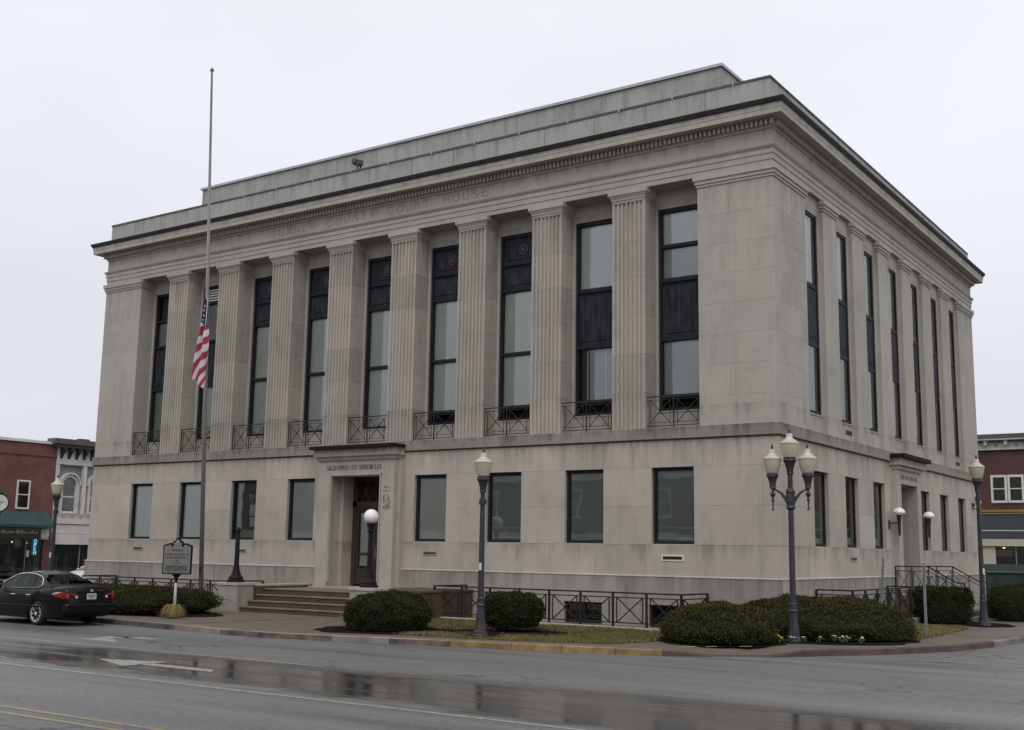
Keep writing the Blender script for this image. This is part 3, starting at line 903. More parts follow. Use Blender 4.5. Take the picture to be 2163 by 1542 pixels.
for k in range(11):
    x = -.5 + k * .1
    capm.box(x - .022, x + .022, -.018, 0, 13.02, 13.055)
cap_mesh = capm.mesh('capital', 'stone_upper')
core_me = MB().box(-.53, .53, .06, .73, 5.91, 13.0).mesh('column', 'mortar')
for j in range(8):
    xc = -(4.72 + 3.0 * j) - .03 * j / 8
    col = link('column', core_me, CH, (xc, 0, 0))
    for dm in drum_mesh: link('drum', dm, col)
    link('capital', cap_mesh, col)

# ---- recess walls round the tall windows
TZ0, TZ1 = 6.50, 12.84
for j, x in enumerate(XC):
    o0, o1 = x - .93, x + .93
    mb = MB()
    mb.box(o0 - .1, x - .80, .72, 1.0, 5.9, 13.42); mb.box(x + .80, o1 + .1, .72, 1.0, 5.9, 13.42)
    mb.box(x - .80, x + .80, .721, 1.0, 5.9, TZ0); mb.box(x - .80, x + .80, .722, 1.0, TZ1, 13.42)
    mb.box(x - .80, x + .80, .70, .9, TZ0 - .05, TZ0)
    mb.build('window_surround', 'stone_upper', CH)

# ---- side pilasters (plain) and recesses
pil = MB(); pil.bbox(-.5, 0, -.635, .635, 5.905, 13.06, .008)
pil.box(-.5, .03, -.66, .66, 13.06, 13.145); pil.box(-.5, .065, -.70, .70, 13.145, 13.25); pil.box(-.5, .105, -.74, .74, 13.25, 13.404)
pil_mesh = pil.mesh('pilaster', 'stone_upper')
for k in range(6):
    link('pilaster', pil_mesh, CH, (0, YC[k] + 1.429, 0))
for k, y in enumerate(YC):
    mb = MB()
    mb.box(-.5, -.14, y - .80, y - .64, 5.9, 13.42); mb.box(-.5, -.14, y + .64, y + .80, 5.9, 13.42)
    mb.box(-.5, -.141, y - .64, y + .64, 5.9, TZ0); mb.box(-.5, -.142, y - .64, y + .64, TZ1, 13.42)
    mb.box(-.4, -.12, y - .64, y + .64, TZ0 - .05, TZ0)
    mb.build('window_surround', 'stone_upper', CH)
# pier capital bands
CB = ((.03, 13.061, 13.145), (.065, 13.145, 13.255), (.105, 13.255, 13.403))
mb = MB()
for e_, z0, z1 in CB:
    mb.box(-2.38 - e_, e_, -e_, .74, z0, z1); mb.box(-.5, e_ - .0015, .739, 2.60 + e_, z0, z1 - .001)
mb.build('pier_capital', 'stone_upper', CH)
mb = MB()
for e_, z0, z1 in CB: mb.box(-LB - e_, -28.16 + e_, -e_, .74, z0, z1)
mb.build('pier_capital', 'stone_upper', CH)
mb = MB()
for e_, z0, z1 in CB: mb.box(-.5, e_ - .0015, YC[6] + .795 - e_, DB + e_, z0, z1 - .001)
mb.build('pier_capital', 'stone_upper', CH)

# ---- entablature: profiles swept round the four sides with mitred corners
def sweep(prof, name, mat, x0=-LB, x1=0.0, y0=0.0, y1=DB):
    vs, fs = [], []
    for o, z in prof:
        vs += [(x0 - o, y0 - o, z), (x1 + o, y0 - o, z), (x1 + o, y1 + o, z), (x0 - o, y1 + o, z)]
    for i in range(len(prof) - 1):
        for k in range(4):
            a, b = i * 4 + k, i * 4 + (k + 1) % 4
            fs.append((a, b, b + 4, a + 4))
    mb = MB(); mb.add(vs, fs)
    return mb.build(name, mat, CH)
sweep([(-.9, 13.405), (.0, 13.405), (.0, 13.56), (.022, 13.565), (.022, 13.74), (.045, 13.745), (.045, 13.88), (.09, 13.93), (.115, 13.98), (.0, 14.03)], 'architrave', 'stone_upper')
sweep([(.0, 14.03), (.002, 14.47), (.05, 14.50), (.05, 14.55)], 'frieze', 'stone_upper')
sweep([(.05, 14.55), (.05, 14.74), (.20, 14.76), (.45, 14.765), (.45, 14.755), (.47, 14.755), (.47, 14.90), (.48, 14.91), (.485, 15.0), (.50, 15.04)], 'cornice', 'stone_pale')
sweep([(.50, 15.04), (.54, 15.10), (.575, 15.17), (.58, 15.20), (.05, 15.26), (-.1, 15.26)], 'gutter', 'gutter_metal')
dn = MB()
x = -LB - .1
while x < .12:
    dn.box(x, x + .08, -.19, -.045, 14.57, 14.735); x += .148
y = .05
while y < DB + .1:
    dn.box(.045, .19, y, y + .08, 14.57, 14.735); y += .148
dn.build('dentil_row', 'stone_upper', CH, kind='stuff')
core = MB()
core.box(-LB + 1.4, -.52, 1.42, DB - 1, 5.7, 13.4); core.box(-LB + .46, -.86, 1.4, DB - .5, .0, 5.7)
core.build('inner_wall', 'interior', CH)
mb = MB(); mb.box(-LB + .1, -.1, .1, DB - .1, 13.43, 15.2); mb.build('roof_deck', 'roof_tar', CH)
# parapet of separate stones with a metal coping
for (a, b, c, d) in layout(-LB + .03, -.03, [15.25, 16.06], [], 1.95, 51):
    mb = MB(); mb.bbox(a + .006, b - .006, .03, .45, c, d, .01); mb.build('parapet_block', 'stone_attic', CH)
for (a, b, c, d) in layout(.455, DB - .03, [15.25, 16.06], [], 1.95, 52):
    mb = MB(); mb.bbox(-.45, -.03, a + .006, b - .006, c, d, .01); mb.build('parapet_block', 'stone_attic', CH)
mb = MB(); mb.box(-LB + .005, -.005, .005, .48, 16.06, 16.125); mb.box(-.48, -.006, .48, DB, 16.061, 16.125); mb.box(-LB + .005, -LB + .48, .48, DB, 15.2, 16.12); mb.box(-LB + .48, -.5, DB - .4, DB, 15.2, 16.12)
mb.build('parapet_coping', 'coping_lead', CH)
mb = MB()
for (a, b, c, d) in layout(-LB + .03, -.03, [15.25, 16.06], [], 1.95, 51):
    mb.box(a + .9, a + .935, -.002, .02, 16.03, 16.14)
mb.build('coping_clip', 'flashing', CH)
# set-back attic storey
for (a, b, c, d) in layout(-27.75, -2.7, [15.3, 17.97], [], 2.1, 53):
    mb = MB(); mb.bbox(a + .004, b - .004, 2.6, 3.0, c, d, .01); mb.build('attic_block', 'stone_attic', CH)
for (a, b, c, d) in layout(3.0, 21.0, [15.3, 17.97], [], 2.3, 54):
    mb = MB(); mb.bbox(-3.1, -2.7, a + .004, b - .004, c, d, .01); mb.build('attic_block', 'stone_attic', CH)
mb = MB(); mb.box(-27.7, -3.1, 3.0, 21, 15.2, 17.95); mb.build('attic_core', 'roof_tar', CH)
mb = MB(); mb.box(-27.82, -2.63, 2.53, 3.1, 17.972, 18.07); mb.box(-3.2, -2.631, 3.1, 21.05, 17.973, 18.07); mb.box(-27.8, -3.2, 3.1, 21, 17.95, 18.05)
mb.build('attic_coping', 'flashing', CH)
# floodlight on the parapet
fl = empty_part('floodlight', CH, (-16.28, .25, 16.12)); fl.scale = (.75, .75, .75)
mb = MB(); mb.box(-.22, .02, -.28, .0, .38, .62); mb.box(.0, .24, -.2, .08, .30, .54); mb.build('lamp_head', 'store_blue', fl)
mb = MB(); mb.bar((0, 0, 0), (-.05, -.1, .4), .05); mb.bar((.12, 0, 0), (.12, 0, .34), .05); mb.build('bracket', 'iron', fl)

# ---- inscriptions: letters cut as strokes with small serifs
GL = {'S': [[(.72, .84), (.55, 1), (.25, 1), (.1, .82), (.18, .62), (.62, .42), (.74, .22), (.58, 0), (.25, 0), (.08, .16)]],
 'U': [[(.08, 1), (.08, .25), (.25, 0), (.6, 0), (.76, .25), (.76, 1)]], 'M': [[(.05, 0), (.14, 1), (.48, .1), (.82, 1), (.92, 0)]],
 'N': [[(.08, 0), (.08, 1), (.8, 0), (.8, 1)]], 'E': [[(.7, 1), (.1, 1), (.1, 0), (.72, 0)], [(.1, .52), (.58, .52)]],
 'R': [[(.1, 0), (.1, 1), (.55, 1), (.72, .82), (.6, .55), (.1, .5)], [(.45, .5), (.8, 0)]],
 'C': [[(.82, .8), (.6, 1), (.3, 1), (.06, .65), (.06, .35), (.3, 0), (.6, 0), (.82, .2)]],
 'O': [[(.3, 1), (.62, 1), (.88, .65), (.88, .35), (.62, 0), (.3, 0), (.05, .35), (.05, .65), (.3, 1)]],
 'T': [[(.02, 1), (.8, 1)], [(.41, 1), (.41, 0)]], 'Y': [[(.02, 1), (.42, .48), (.82, 1)], [(.42, .48), (.42, 0)]],
 'H': [[(.1, 0), (.1, 1)], [(.8, 0), (.8, 1)], [(.1, .5), (.8, .5)]], 'A': [[(.02, 0), (.42, 1), (.82, 0)], [(.17, .36), (.67, .36)]],
 'L': [[(.1, 1), (.1, 0), (.68, 0)]], 'P': [[(.1, 0), (.1, 1), (.55, 1), (.72, .78), (.58, .5), (.1, .46)]], 'I': [[(.2, 0), (.2, 1)]],
 'X': [[(.05, 0), (.75, 1)], [(.05, 1), (.75, 0)]], 'V': [[(.02, 1), (.42, 0), (.82, 1)]]}
def lettering(text, origin, u, width, h, depth_dir, name, mat, parent, sw_=0.09, gap=0.28, space=1.0, single=False):
    adv = []
    for ch in text:
        adv.append(space if ch == ' ' else ((0.55 if ch == 'I' else 0.95 if ch in 'MOC' else 0.85) + gap))
    tot = sum(adv) - gap
    k = width / tot
    o = Vector(origin); u = Vector(u); zv = Vector((0, 0, 1)); dd = Vector(depth_dir)
    root_ = empty_part(name, parent) if single else None
    mb = MB(); x = 0
    for ch, a in zip(text, adv):
        if single: mb = MB()
        if ch != ' ':
            for st in GL[ch]:
                P = [o + u * (x + px_ * 1.0) * k + zv * py_ * h for px_, py_ in st]
                for p_, q_ in zip(P, P[1:]):
                    ax = (q_ - p_).normalized()
                    mb.bar(p_ - ax * sw_ * h * .3, q_ + ax * sw_ * h * .3, sw_ * h, 0.008, up=dd)
                for p_ in (P[0], P[-1]):
                    if ch not in 'OC': mb.bar(p_ - u * h * .1, p_ + u * h * .1, sw_ * h * .7, .007, up=dd)
            if single: mb.build('letter', mat, root_)
        x += a
    return root_ if single else mb.build(name, mat, parent, kind='stuff')
lettering('SUMNER COUNTY COURT HOUSE', (-20.45, -.003, 14.13), (1, 0, 0), 10.35, .27, (0, -1, 0), 'inscription', 'letter_stone', CH, .09, .45, 1.5, True)

# ---- lower windows
def glazing(mb, x0, x1, y, z0, z1): mb.quad((x0, y, z0), (x1, y, z0), (x1, y, z1), (x0, y, z1))
low = {0: 'blind_dim', 1: 'blind_dim', 2: 'blind_dim', 3: 'blind_green', 5: 'blind_green', 6: 'blind_dark', 7: 'blind_green', 8: 'blind_green'}
def low_window(par_matrix, kind, w, idx):
    pass
def make_low(name, cx, w, blind, on_front, extra=None):
    root_loc = (cx, 0, 0) if on_front else (0, cx, 0)
    hw = w / 2
    def T(mb_):
        if on_front: return mb_
        m_ = MB(); m_.f = mb_.f; m_.mi = mb_.mi
        m_.v = [(-y_, x_, z_) for x_, y_, z_ in mb_.v]     # wall plane y=0 -> x=0, outward -y -> +x
        return m_
    fr = MB()
    fy = .12 if on_front else .125
    gy = fy + .07 if on_front else fy + .03
    a, b = -hw, hw
    fr.box(a, a + .075, fy, .27, WZ0, WZ1); fr.box(b - .075, b, fy, .27, WZ0, WZ1)
    fr.box(a + .075, b - .075, fy + .001, .27, WZ1 - .09, WZ1); fr.box(a + .075, b - .075, fy + .001, .27, WZ0, WZ0 + .12)
    win = T(fr).build('window', 'bronze_frame', CH, loc=root_loc)
    sl = MB(); sl.box(a, b, .02, fy, WZ0 - .004, WZ0 + .03); T(sl).build('sill', 'stone_pale', win)
    pn = MB(); glazing(pn, a + .075, b - .075, gy, WZ0 + .12, WZ1 - .09); T(pn).build('pane', 'glass', win)
    bl = MB()
    if blind:
        ztop = WZ1 - .1
        bl.box(a + .08, b - .08, gy + .05, gy + .055, WZ0 + .12, ztop); T(bl).build('blind', blind, win)
    if extra == 'poster':
        q = MB(); q.box(.15, .6, .215, .218, 3.4, 3.82); q.box(.2, .6, .214, .217, 3.0, 3.35); T(q).build('poster', 'paper', win)
    if extra == 'ledge':
        q = MB(); q.box(a + .1, b - .1, .225, .236, WZ0 + .16, WZ0 + .22); q.box(a + .1, b - .1, .226, .236, WZ0 + .48, WZ0 + .52); T(q).build('radiator_cover', 'blind_grey', win)
    if extra == 'half':
        q = MB(); q.box(a + .07, b - .07, .21, .27, 3.58, 3.66); T(q).build('meeting_rail', 'bronze_frame', win)
        q = MB(); q.add([(a + .1, .30, 4.6), (a + .5, .30, 4.6), (a + .28, .30, 4.1), (a + .12, .30, 3.68)], [(0, 1, 2, 3)]); T(q).build('curtain', 'blind_white', win)
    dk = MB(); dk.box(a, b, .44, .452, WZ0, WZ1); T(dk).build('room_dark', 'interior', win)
    return win
for j, x in enumerate(XC):
    if j == 4: continue
    ex = {0: 'ledge', 1: None, 2: 'ledge', 6: 'poster'}.get(j)
    make_low('window', x, 1.366, low[j], True, ex)
for k, y in enumerate(YC):
    if k == 3: continue
    make_low('window', y, 1.279, 'blind_dark' if k in (0, 2) else None, False, 'half' if k == 1 else None)
# wall vents
def vent(x0, x1, z0, z1, frame, front=True):
    v_ = MB()
    if front:
        v_.box(x0, x1, -.02, .01, z0, z1)
        o = v_.build('wall_vent', frame, CH)
        g_ = MB(); g_.box(x0 + .05, x1 - .05, -.026, -.02, z0 + .045, z1 - .045); o2 = g_.build('grille', 'bronze_frame', o)
    else:
        v_.box(-.01, .02, x0, x1, z0, z1); o = v_.build('wall_vent', frame, CH)
        g_ = MB(); g_.box(.02, .026, x0 + .05, x1 - .05, z0 + .045, z1 - .045); g_.build('grille', 'bronze_frame', o)
vent(-3.63, -2.92, 2.02, 2.2, 'white_trim'); vent(-12.5, -11.9, 2.06, 2.2, 'stone_grey'); vent(-21.5, -20.95, 2.03, 2.17, 'stone_grey'); vent(-27.55, -26.95, 2.05, 2.2, 'stone_grey')
vent(5.85, 6.45, 2.09, 2.23, 'stone_grey', False)
for yv in (6.5, 20.7):
    v_ = MB(); v_.box(-.14, -.128, yv - .3, yv + .3, 6.13, 6.27); v_.build('wall_vent', 'bronze_frame', CH)
# basement windows
for a, b in ((-6.93, -5.6), (-9.95, -8.62), (-4.03, -2.7)):
    mb = MB(); mb.box(a, b, .05, .14, .70, .76); mb.box(a, a + .06, .05, .14, -.02, .70); mb.box(b - .06, b, .05, .14, -.02, .70); mb.box((a + b) / 2 - .02, (a + b) / 2 + .02, .06, .12, .0, .70); mb.box(a + .06, b - .06, .07, .12, .36, .385)
    w_ = mb.build('basement_window', 'iron', CH)
    pn = MB(); glazing(pn, a + .06, b - .06, .11, 0, .70); pn.build('pane', 'glass', w_)
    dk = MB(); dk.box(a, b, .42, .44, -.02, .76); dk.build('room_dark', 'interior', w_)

# ---- tall windows of the front
def tall_front(j, x):
    win = MB()
    a, b = x - .80, x + .80
    y0, y1 = .78, .96
    win.box(a, a + .085, y0, y1, TZ0, TZ1); win.box(b - .085, b, y0, y1, TZ0, TZ1)
    win.box(a + .085, b - .085, y0 + .001, y1, TZ1 - .10, TZ1); win.box(a + .085, b - .085, y0 + .001, y1, TZ0, TZ0 + .09)
    bars, panes, panels = [], [], []
    if j == 0:
        bars = [(11.60, 11.70), (10.50, 10.63), (8.66, 8.78)]; panes = [(11.70, 12.74, 'blind_white'), (10.63, 11.60, 'blind_grey'), (7.0, 8.66, 'blind_grey')]; panels = [(8.78, 10.50)]
    elif j == 1:
        bars = [(10.50, 10.63), (8.66, 8.78)]; panes = [(10.63, 12.74, 'blind_white'), (7.0, 8.66, 'slats')]; panels = [(8.78, 10.50)]
    elif j == 7:
        bars = [(12.1, 12.2), (10.50, 10.6), (8.66, 8.78)]; panes = [(10.6, 12.1, 'blind_dim'), (6.6, 8.66, 'blind_green')]; panels = [(8.78, 10.50)]
    elif j == 8:
        bars = [(11.62, 11.70), (10.50, 10.6), (8.66, 8.78)]; panes = [(11.7, 12.74, None), (10.6, 11.62, 'blind_dim'), (6.6, 8.66, 'blind_dim')]; panels = [(8.78, 10.50)]
    else:
        bars = [(10.87, 10.97), (8.69, 8.79)]; panes = [(8.79, 10.87, 'blind_green'), (6.98 if j < 4 else 6.6, 8.69, 'blind_green')]; panels = [(10.97, 11.78), (11.86, 12.74)]
        bars.append((11.78, 11.86))
    if j < 4: bars.append((6.9, 7.0))
    for z0, z1 in bars: win.box(a + .085, b - .085, y0 + .002, y1, z0, z1)
    w_ = win.build('window', 'bronze_frame', CH)
    for z0, z1, bl in panes:
        pn = MB(); glazing(pn, a + .085, b - .085, .91, z0, z1); pn.build('pane', 'glass', w_)
        if bl == 'slats':
            q = MB(); q.box(a + .55, b - .08, 1.04, 1.045, z0, z1); q.build('blind', 'blind_grey', w_)
            q = MB(); q.box(a + .30, a + .335, 1.0, 1.03, z0, z1); q.box(a + .98, a + 1.03, 1.0, 1.03, z0, z1); q.build('blind_rail', 'blind_white', w_)
        elif bl:
            q = MB(); q.box(a + .08, b - .08, .945, .95, z0, z1); q.build('blind', bl, w_)
            if 2 <= j <= 4:
                q = MB(); q.add([(b - .62, .932, z1), (b - .08, .932, z1), (b - .08, .932, z0), (b - .70 + .08 * j, .932, z0)], [(0, 1, 2, 3)]); q.build('curtain', 'blind_white', w_)
    for z0, z1 in panels:
        q = MB(); q.box(a + .085, b - .085, .86, .93, z0, z1)
        q.box(a + .20, b - .20, .835, .86, z0 + .14, z1 - .14)
        if z1 - z0 > 1.3:
            for s in range(6): q.box(a + .27 + s * .19, a + .33 + s * .19, .82, .836, z0 + .22, z1 - .22)
        pn_ = q.build('spandrel_panel', 'spandrel', w_)
        if z0 > 11.8:
            q = MB()
            for ri, ro, dd in ((.13, .19, .035), (0.0, .09, .05)):
                nn = 20; vs = []; fs = []
                for s in range(nn):
                    an = 2 * math.pi * s / nn
                    for rr_ in (ri, ro):
                        vs.append((x + .1 + rr_ * math.cos(an), .834 - dd, (z0 + z1) / 2 + rr_ * math.sin(an)))
                for s in range(nn):
                    c0, c1 = 2 * s, 2 * ((s + 1) % nn)
                    fs.append((c0, c0 + 1, c1 + 1, c1))
                q.add(vs, fs)
            q.build('rosette', 'rosette', pn_)
    if j == 7:
        q = MB()
        for s in range(5): q.box(a + .09, b - .09, .80, .88, 12.22 + s * .105, 12.27 + s * .105)
        q.build('louvre', 'white_trim', w_)
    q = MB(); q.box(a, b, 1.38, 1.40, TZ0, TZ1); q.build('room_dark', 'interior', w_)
for j, x in enumerate(XC): tall_front(j, x)

# ---- tall windows of the side
for k, y in enumerate(YC):
    a, b = y - .64, y + .64
    win = MB()
    x0, x1 = -.30, -.17
    win.box(x0, x1, a, a + .08, TZ0, TZ1); win.box(x0, x1, b - .08, b, TZ0, TZ1)
    for z0, z1 in ((TZ1 - .1, TZ1), (TZ0, TZ0 + .1), (10.45, 10.58), (8.6, 8.72)): win.box(x0, x1 - .002, a + .08, b - .08, z0, z1)
    w_ = win.build('window', 'bronze_frame', CH)
    for z0, z1 in ((10.58, TZ1 - .1), (TZ0 + .1, 8.6)):
        pn = MB(); pn.quad((-.205, a + .08, z0), (-.205, b - .08, z0), (-.205, b - .08, z1), (-.205, a + .08, z1)); pn.build('pane', 'glass', w_)
        if k in (0, 1) and z0 > 10:
            q = MB(); q.box(-.32, -.315, a + .08, b - .45, z0, z1); q.build('blind', 'blind_white', w_)
            q = MB(); q.box(-.33, -.325, b - .45, b - .08, z0, z1); q.build('blind', 'blind_grey', w_)
        elif k % 2 == 0:
            q = MB(); q.box(-.32, -.315, a + .08, b - .08, z0, z1); q.build('blind', 'blind_dark', w_)
    q = MB(); q.box(-.25, -.20, a + .08, b - .08, 8.72, 10.45); q.box(-.20, -.185, a + .2, b - .2, 8.9, 10.27); q.build('spandrel_panel', 'spandrel', w_)
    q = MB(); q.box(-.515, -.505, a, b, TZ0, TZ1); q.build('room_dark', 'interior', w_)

# ---- balcony rails between the columns
rail = MB()
hw = .90; zt, zb_ = 6.86, 5.98
rail.bar((-hw, 0, zt), (hw, 0, zt), .035); rail.bar((-hw, 0, zt - .1), (hw, 0, zt - .1), .016); rail.bar((-hw, 0, zb_), (hw, 0, zb_), .02); rail.bar((-hw, 0, zb_ + .1), (hw, 0, zb_ + .1), .016)
for xx in (-hw, 0, hw): rail.bar((xx, 0, 5.9), (xx, 0, zt), .032)
for c in (-.45, .45):
    for xx in (c - .33, c + .33): rail.bar((xx, 0, zb_), (xx, 0, zt - .1), .016)
    rail.bar((c - .33, 0, zb_ + .1), (c + .33, 0, zt - .1), .018); rail.bar((c - .33, 0.005, zt - .1), (c + .33, .005, zb_ + .1), .018)
    rail.sphere((c, 0, (zb_ + zt) / 2), .035, 6, 4)
rail_me = rail.mesh('balcony_rail', 'iron')
for j, x in enumerate(XC): link('balcony_rail', rail_me, CH, (x, .12, 0))

# ---- front entrance
ent = MB()
PX0, PX1, OX0, OX1 = -17.03, -13.50, -16.47, -14.07
PY = -.42
ent.box(PX0, OX0, PY, .3, .93, 4.8); ent.box(OX1, PX1, PY, .3, .93, 4.8); ent.box(PX0, PX1, PY + .001, .3, 4.8, 5.27)
ent.box(PX0 - .13, PX0, -.22, .0, .93, 5.27); ent.box(PX1, PX1 + .13, -.22, 0, .93, 5.27)
ent.box(PX0 - .03, OX0 + .02, PY - .03, .0, .93, 1.10); ent.box(OX1 - .02, PX1 + .03, PY - .03, 0, .93, 1.10)
eo = ent.build('entrance_surround', 'stone_pale', CH)
rv = MB(); rv.box(OX0 - .3, OX0 + .006, -.1, 1.1, .93, 4.9); rv.box(OX1 - .006, OX1 + .3, -.1, 1.1, .93, 4.9); rv.box(OX0, OX1, .0, 1.1, 4.78, 5.0)
rv.box(OX0, OX0 + .17, .15, 1.1, .93, 4.79); rv.box(OX1 - .17, OX1, .15, 1.1, .93, 4.79)
rv.build('entrance_reveal', 'stone', CH)
# rope moulding round the opening, made of twisted strands
rope = MB()
def rope_line(p, q):
    p, q = Vector(p), Vector(q); n_ = int((q - p).length / .085); d = (q - p).normalized()
    side = Vector((0, -1, 0)).cross(d)
    for i in range(n_):
        c = p + d * (i + .5) * (q - p).length / n_
        rope.tube([c - d * .05 - side * .045, c - d * .02 + Vector((0, -.05, 0)), c + d * .02 + Vector((0, -.05, 0)) + side * .01, c + d * .05 + side * .045], .027, 5)
rope_line((OX0 + .05, PY + .05, 1.1), (OX0 + .05, PY + .05, 4.76)); rope_line((OX1 - .05, PY + .05, 1.1), (OX1 - .05, PY + .05, 4.76)); rope_line((OX0 + .05, PY + .05, 4.77), (OX1 - .05, PY + .05, 4.77))
rope.build('rope_moulding', 'stone', CH)
hood = MB()
hood.box(PX0 + .02, PX1 - .02, PY - .02, 0, 5.27, 5.30)
hood.box(PX0 - .10, PX1 + .10, PY - .16, 0, 5.43, 5.68)
hood.box(PX0 - .06, PX1 + .06, PY - .10, 0, 5.40, 5.43)
ho = hood.build('entrance_hood', 'stone_pale', CH)
hd = MB(); hd.box(PX0 - .17, PX1 + .17, PY - .36, .0, 5.68, 5.79); hd.build('hood_slab', 'hood_metal', ho)
dt = MB(); xx = PX0 - .03
while xx < PX1: dt.box(xx, xx + .055, PY - .09, 0, 5.30, 5.40); xx += .095
yy = PY - .05
while yy < -.05: dt.box(PX1 - .02, PX1 + .05, yy, yy + .055, 5.30, 5.40); yy += .095
dt.build('dentil_row', 'stone', ho, kind='stuff')
lettering('SALUS POPULI EST SUPREMA LEX', (-16.6, PY - .002, 4.96), (1, 0, 0), 2.5, .145, (0, -1, 0), 'inscription', 'letter_dark', CH, .17, .32, .75, True)
# carved relief on the right jamb
rl = MB(); rr = random.Random(9)
for i in range(34):
    x, z = -13.78 + rr.uniform(-.16, .16), 3.98 + rr.uniform(-.38, .38)
    rl.tube([(x - .04, PY - .004, z), (x, PY - .025, z + rr.uniform(-.04, .04)), (x + .04, PY - .004, z + rr.uniform(-.05, .05))], .010, 5)
rl.build('carved_relief', 'relief_red', CH)
# door wall, oak doors
dr = MB()
dy = .66
dr.box(-16.3, -14.24, dy, dy + .12, 3.72, 3.90); dr.box(-16.3, -16.12, dy, dy + .12, .98, 4.78); dr.box(-14.42, -14.24, dy, dy + .12, .98, 4.78); dr.box(-16.12, -14.42, dy, dy + .12, 4.64, 4.78); dr.box(-15.33, -15.21, dy + .01, dy + .12, .98, 3.72)
df = dr.build('door_frame', 'oak', CH)
pn = MB(); glazing(pn, -16.12, -14.42, dy + .08, 3.9, 4.64); pn.build('pane', 'glass', df)
q = MB()
for i in range(6): q.bar((-16.1 + i * .33, dy + .05, 3.92), (-15.8 + i * .33, dy + .05, 4.62), .018); q.bar((-15.8 + i * .33, dy + .055, 3.92), (-16.1 + i * .33, dy + .055, 4.62), .018)
q.build('transom_grille', 'iron', df)
for sx, (a, b) in enumerate(((-16.12, -15.33), (-15.21, -14.42))):
    d_ = MB(); d_.box(a, a + .1, dy + .03, dy + .09, 1.0, 3.72); d_.box(b - .1, b, dy + .03, dy + .09, 1.0, 3.72); d_.box(a + .1, b - .1, dy + .031, dy + .09, 3.58, 3.72); d_.box(a + .1, b - .1, dy + .031, dy + .09, 1.0, 1.55); d_.box(a + .1, b - .1, dy + .032, dy + .09, 2.02, 2.10)
    dd_ = d_.build('door', 'oak', CH)
    pn = MB(); glazing(pn, a + .1, b - .1, dy + .06, 1.55, 3.58); pn.build('pane', 'glass', dd_)
    q = MB(); q.tube([((a + .06 if sx else b - .06), dy - .03, 1.9), ((a + .06 if sx else b - .06), dy - .03, 2.3)], .015, 6); q.build('handle', 'brass', dd_)
    q = MB(); q.box(a + .14, b - .14, dy + .11, dy + .115, 1.65, 3.5); q.build('blind', 'blind_green' if sx == 0 else 'blind_dim', dd_)
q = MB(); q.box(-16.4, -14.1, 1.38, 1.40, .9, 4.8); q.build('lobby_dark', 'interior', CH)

# ---- steps and cheek walls
st = empty_part('entrance_steps', CH)
SX0, SX1 = -17.42, -12.55
ys = [-3.45, -3.1, -2.75, -2.4, -2.05]; zs = [.33, .5, .68, .86, .95]
ys = [-3.45, -3.1, -2.75, -2.4]; zs = [.30, .49, .68, .87]
for i in range(4):
    mb = MB(); mb.bbox(SX0 + .004, SX1 - .004, ys[i], -.02, zs[i - 1] + .001 if i else 0.0, zs[i] - .05, .008)
    o = mb.build('step', 'stone_brown', st)
    mb = MB(); mb.bbox(SX0 + .004, SX1 - .004, ys[i] - .025, ys[i] + .5 if i < 3 else -.02, zs[i] - .049, zs[i], .012); mb.build('tread', 'tread_stone', st)
mb = MB(); mb.bbox(-17.0, -13.55, -.75, 1.3, .80, .935, .01); mb.build('door_sill', 'stone_grey', st)
def cheek(x0, x1, xw):
    c_ = MB(); c_.bbox(x0, x1, -3.55, -2.85, .0, .96, .012); o = c_.build('pedestal', 'stone_grey', st)
    c_ = MB(); c_.bbox(x0 - .03, x1 + .03, -3.58, -2.82, .962, 1.06, .012); c_.build('cap_stone', 'stone_pale', o)
    return o
cheek(-18.42, -17.43, 0); cheek(-12.5, -11.55, 0)
mb = MB(); mb.bbox(-17.85, -17.43, -2.83, -.06, 0, .93, .01); mb.build('cheek_wall', 'stone_brown', st)
mb = MB(); mb.bbox(-17.88, -17.42, -2.82, -.06, .932, 1.0, .01); mb.build('cap_stone', 'stone_pale', st)
mb = MB(); mb.bbox(-12.5, -10.35, -2.8, -.07, 0, .92, .01); mb.build('cheek_wall', 'stone_brown', st)
mb = MB(); mb.bbox(-12.52, -10.32, -2.83, -.07, .922, 1.0, .01); mb.build('cap_stone', 'stone_brown', st)

# ---- side entrance
ent = MB()
SY = 11.95
ent.box(-.1, .22, SY - 1.5, SY - 1.02, .93, 4.8); ent.box(-.1, .22, SY + 1.02, SY + 1.5, .93, 4.8); ent.box(-.1, .221, SY - 1.5, SY + 1.5, 4.8, 5.3)
ent.box(-.1, .06, SY - 1.62, SY - 1.5, .93, 5.3); ent.box(-.1, .06, SY + 1.5, SY + 1.62, .93, 5.3)
eo = ent.build('side_entrance_surround', 'stone_pale', CH)
rv = MB(); rv.box(-.7, -.1, SY - 1.25, SY - 1.0, .93, 4.9); rv.box(-.7, -.1, SY + 1.0, SY + 1.25, .93, 4.9); rv.box(-.7, -.1, SY - 1.0, SY + 1.0, 4.76, 5.0)
rv.build('side_entrance_reveal', 'stone_upper', CH)
hood = MB(); hood.box(0, .30, SY - 1.54, SY + 1.54, 5.30, 5.42); hood.box(0, .42, SY - 1.62, SY + 1.62, 5.43, 5.68)
ho = hood.build('side_entrance_hood', 'stone_pale', CH)
hd = MB(); hd.box(0, .58, SY - 1.74, SY + 1.74, 5.68, 5.82); hd.build('hood_slab', 'hood_metal', ho)
lettering('SUMNER COUNTY COURT HOUSE', (.223, SY - 1.05, 4.98), (0, 1, 0), 2.1, .13, (1, 0, 0), 'inscription', 'letter_stone', CH, .14, .3, .7)
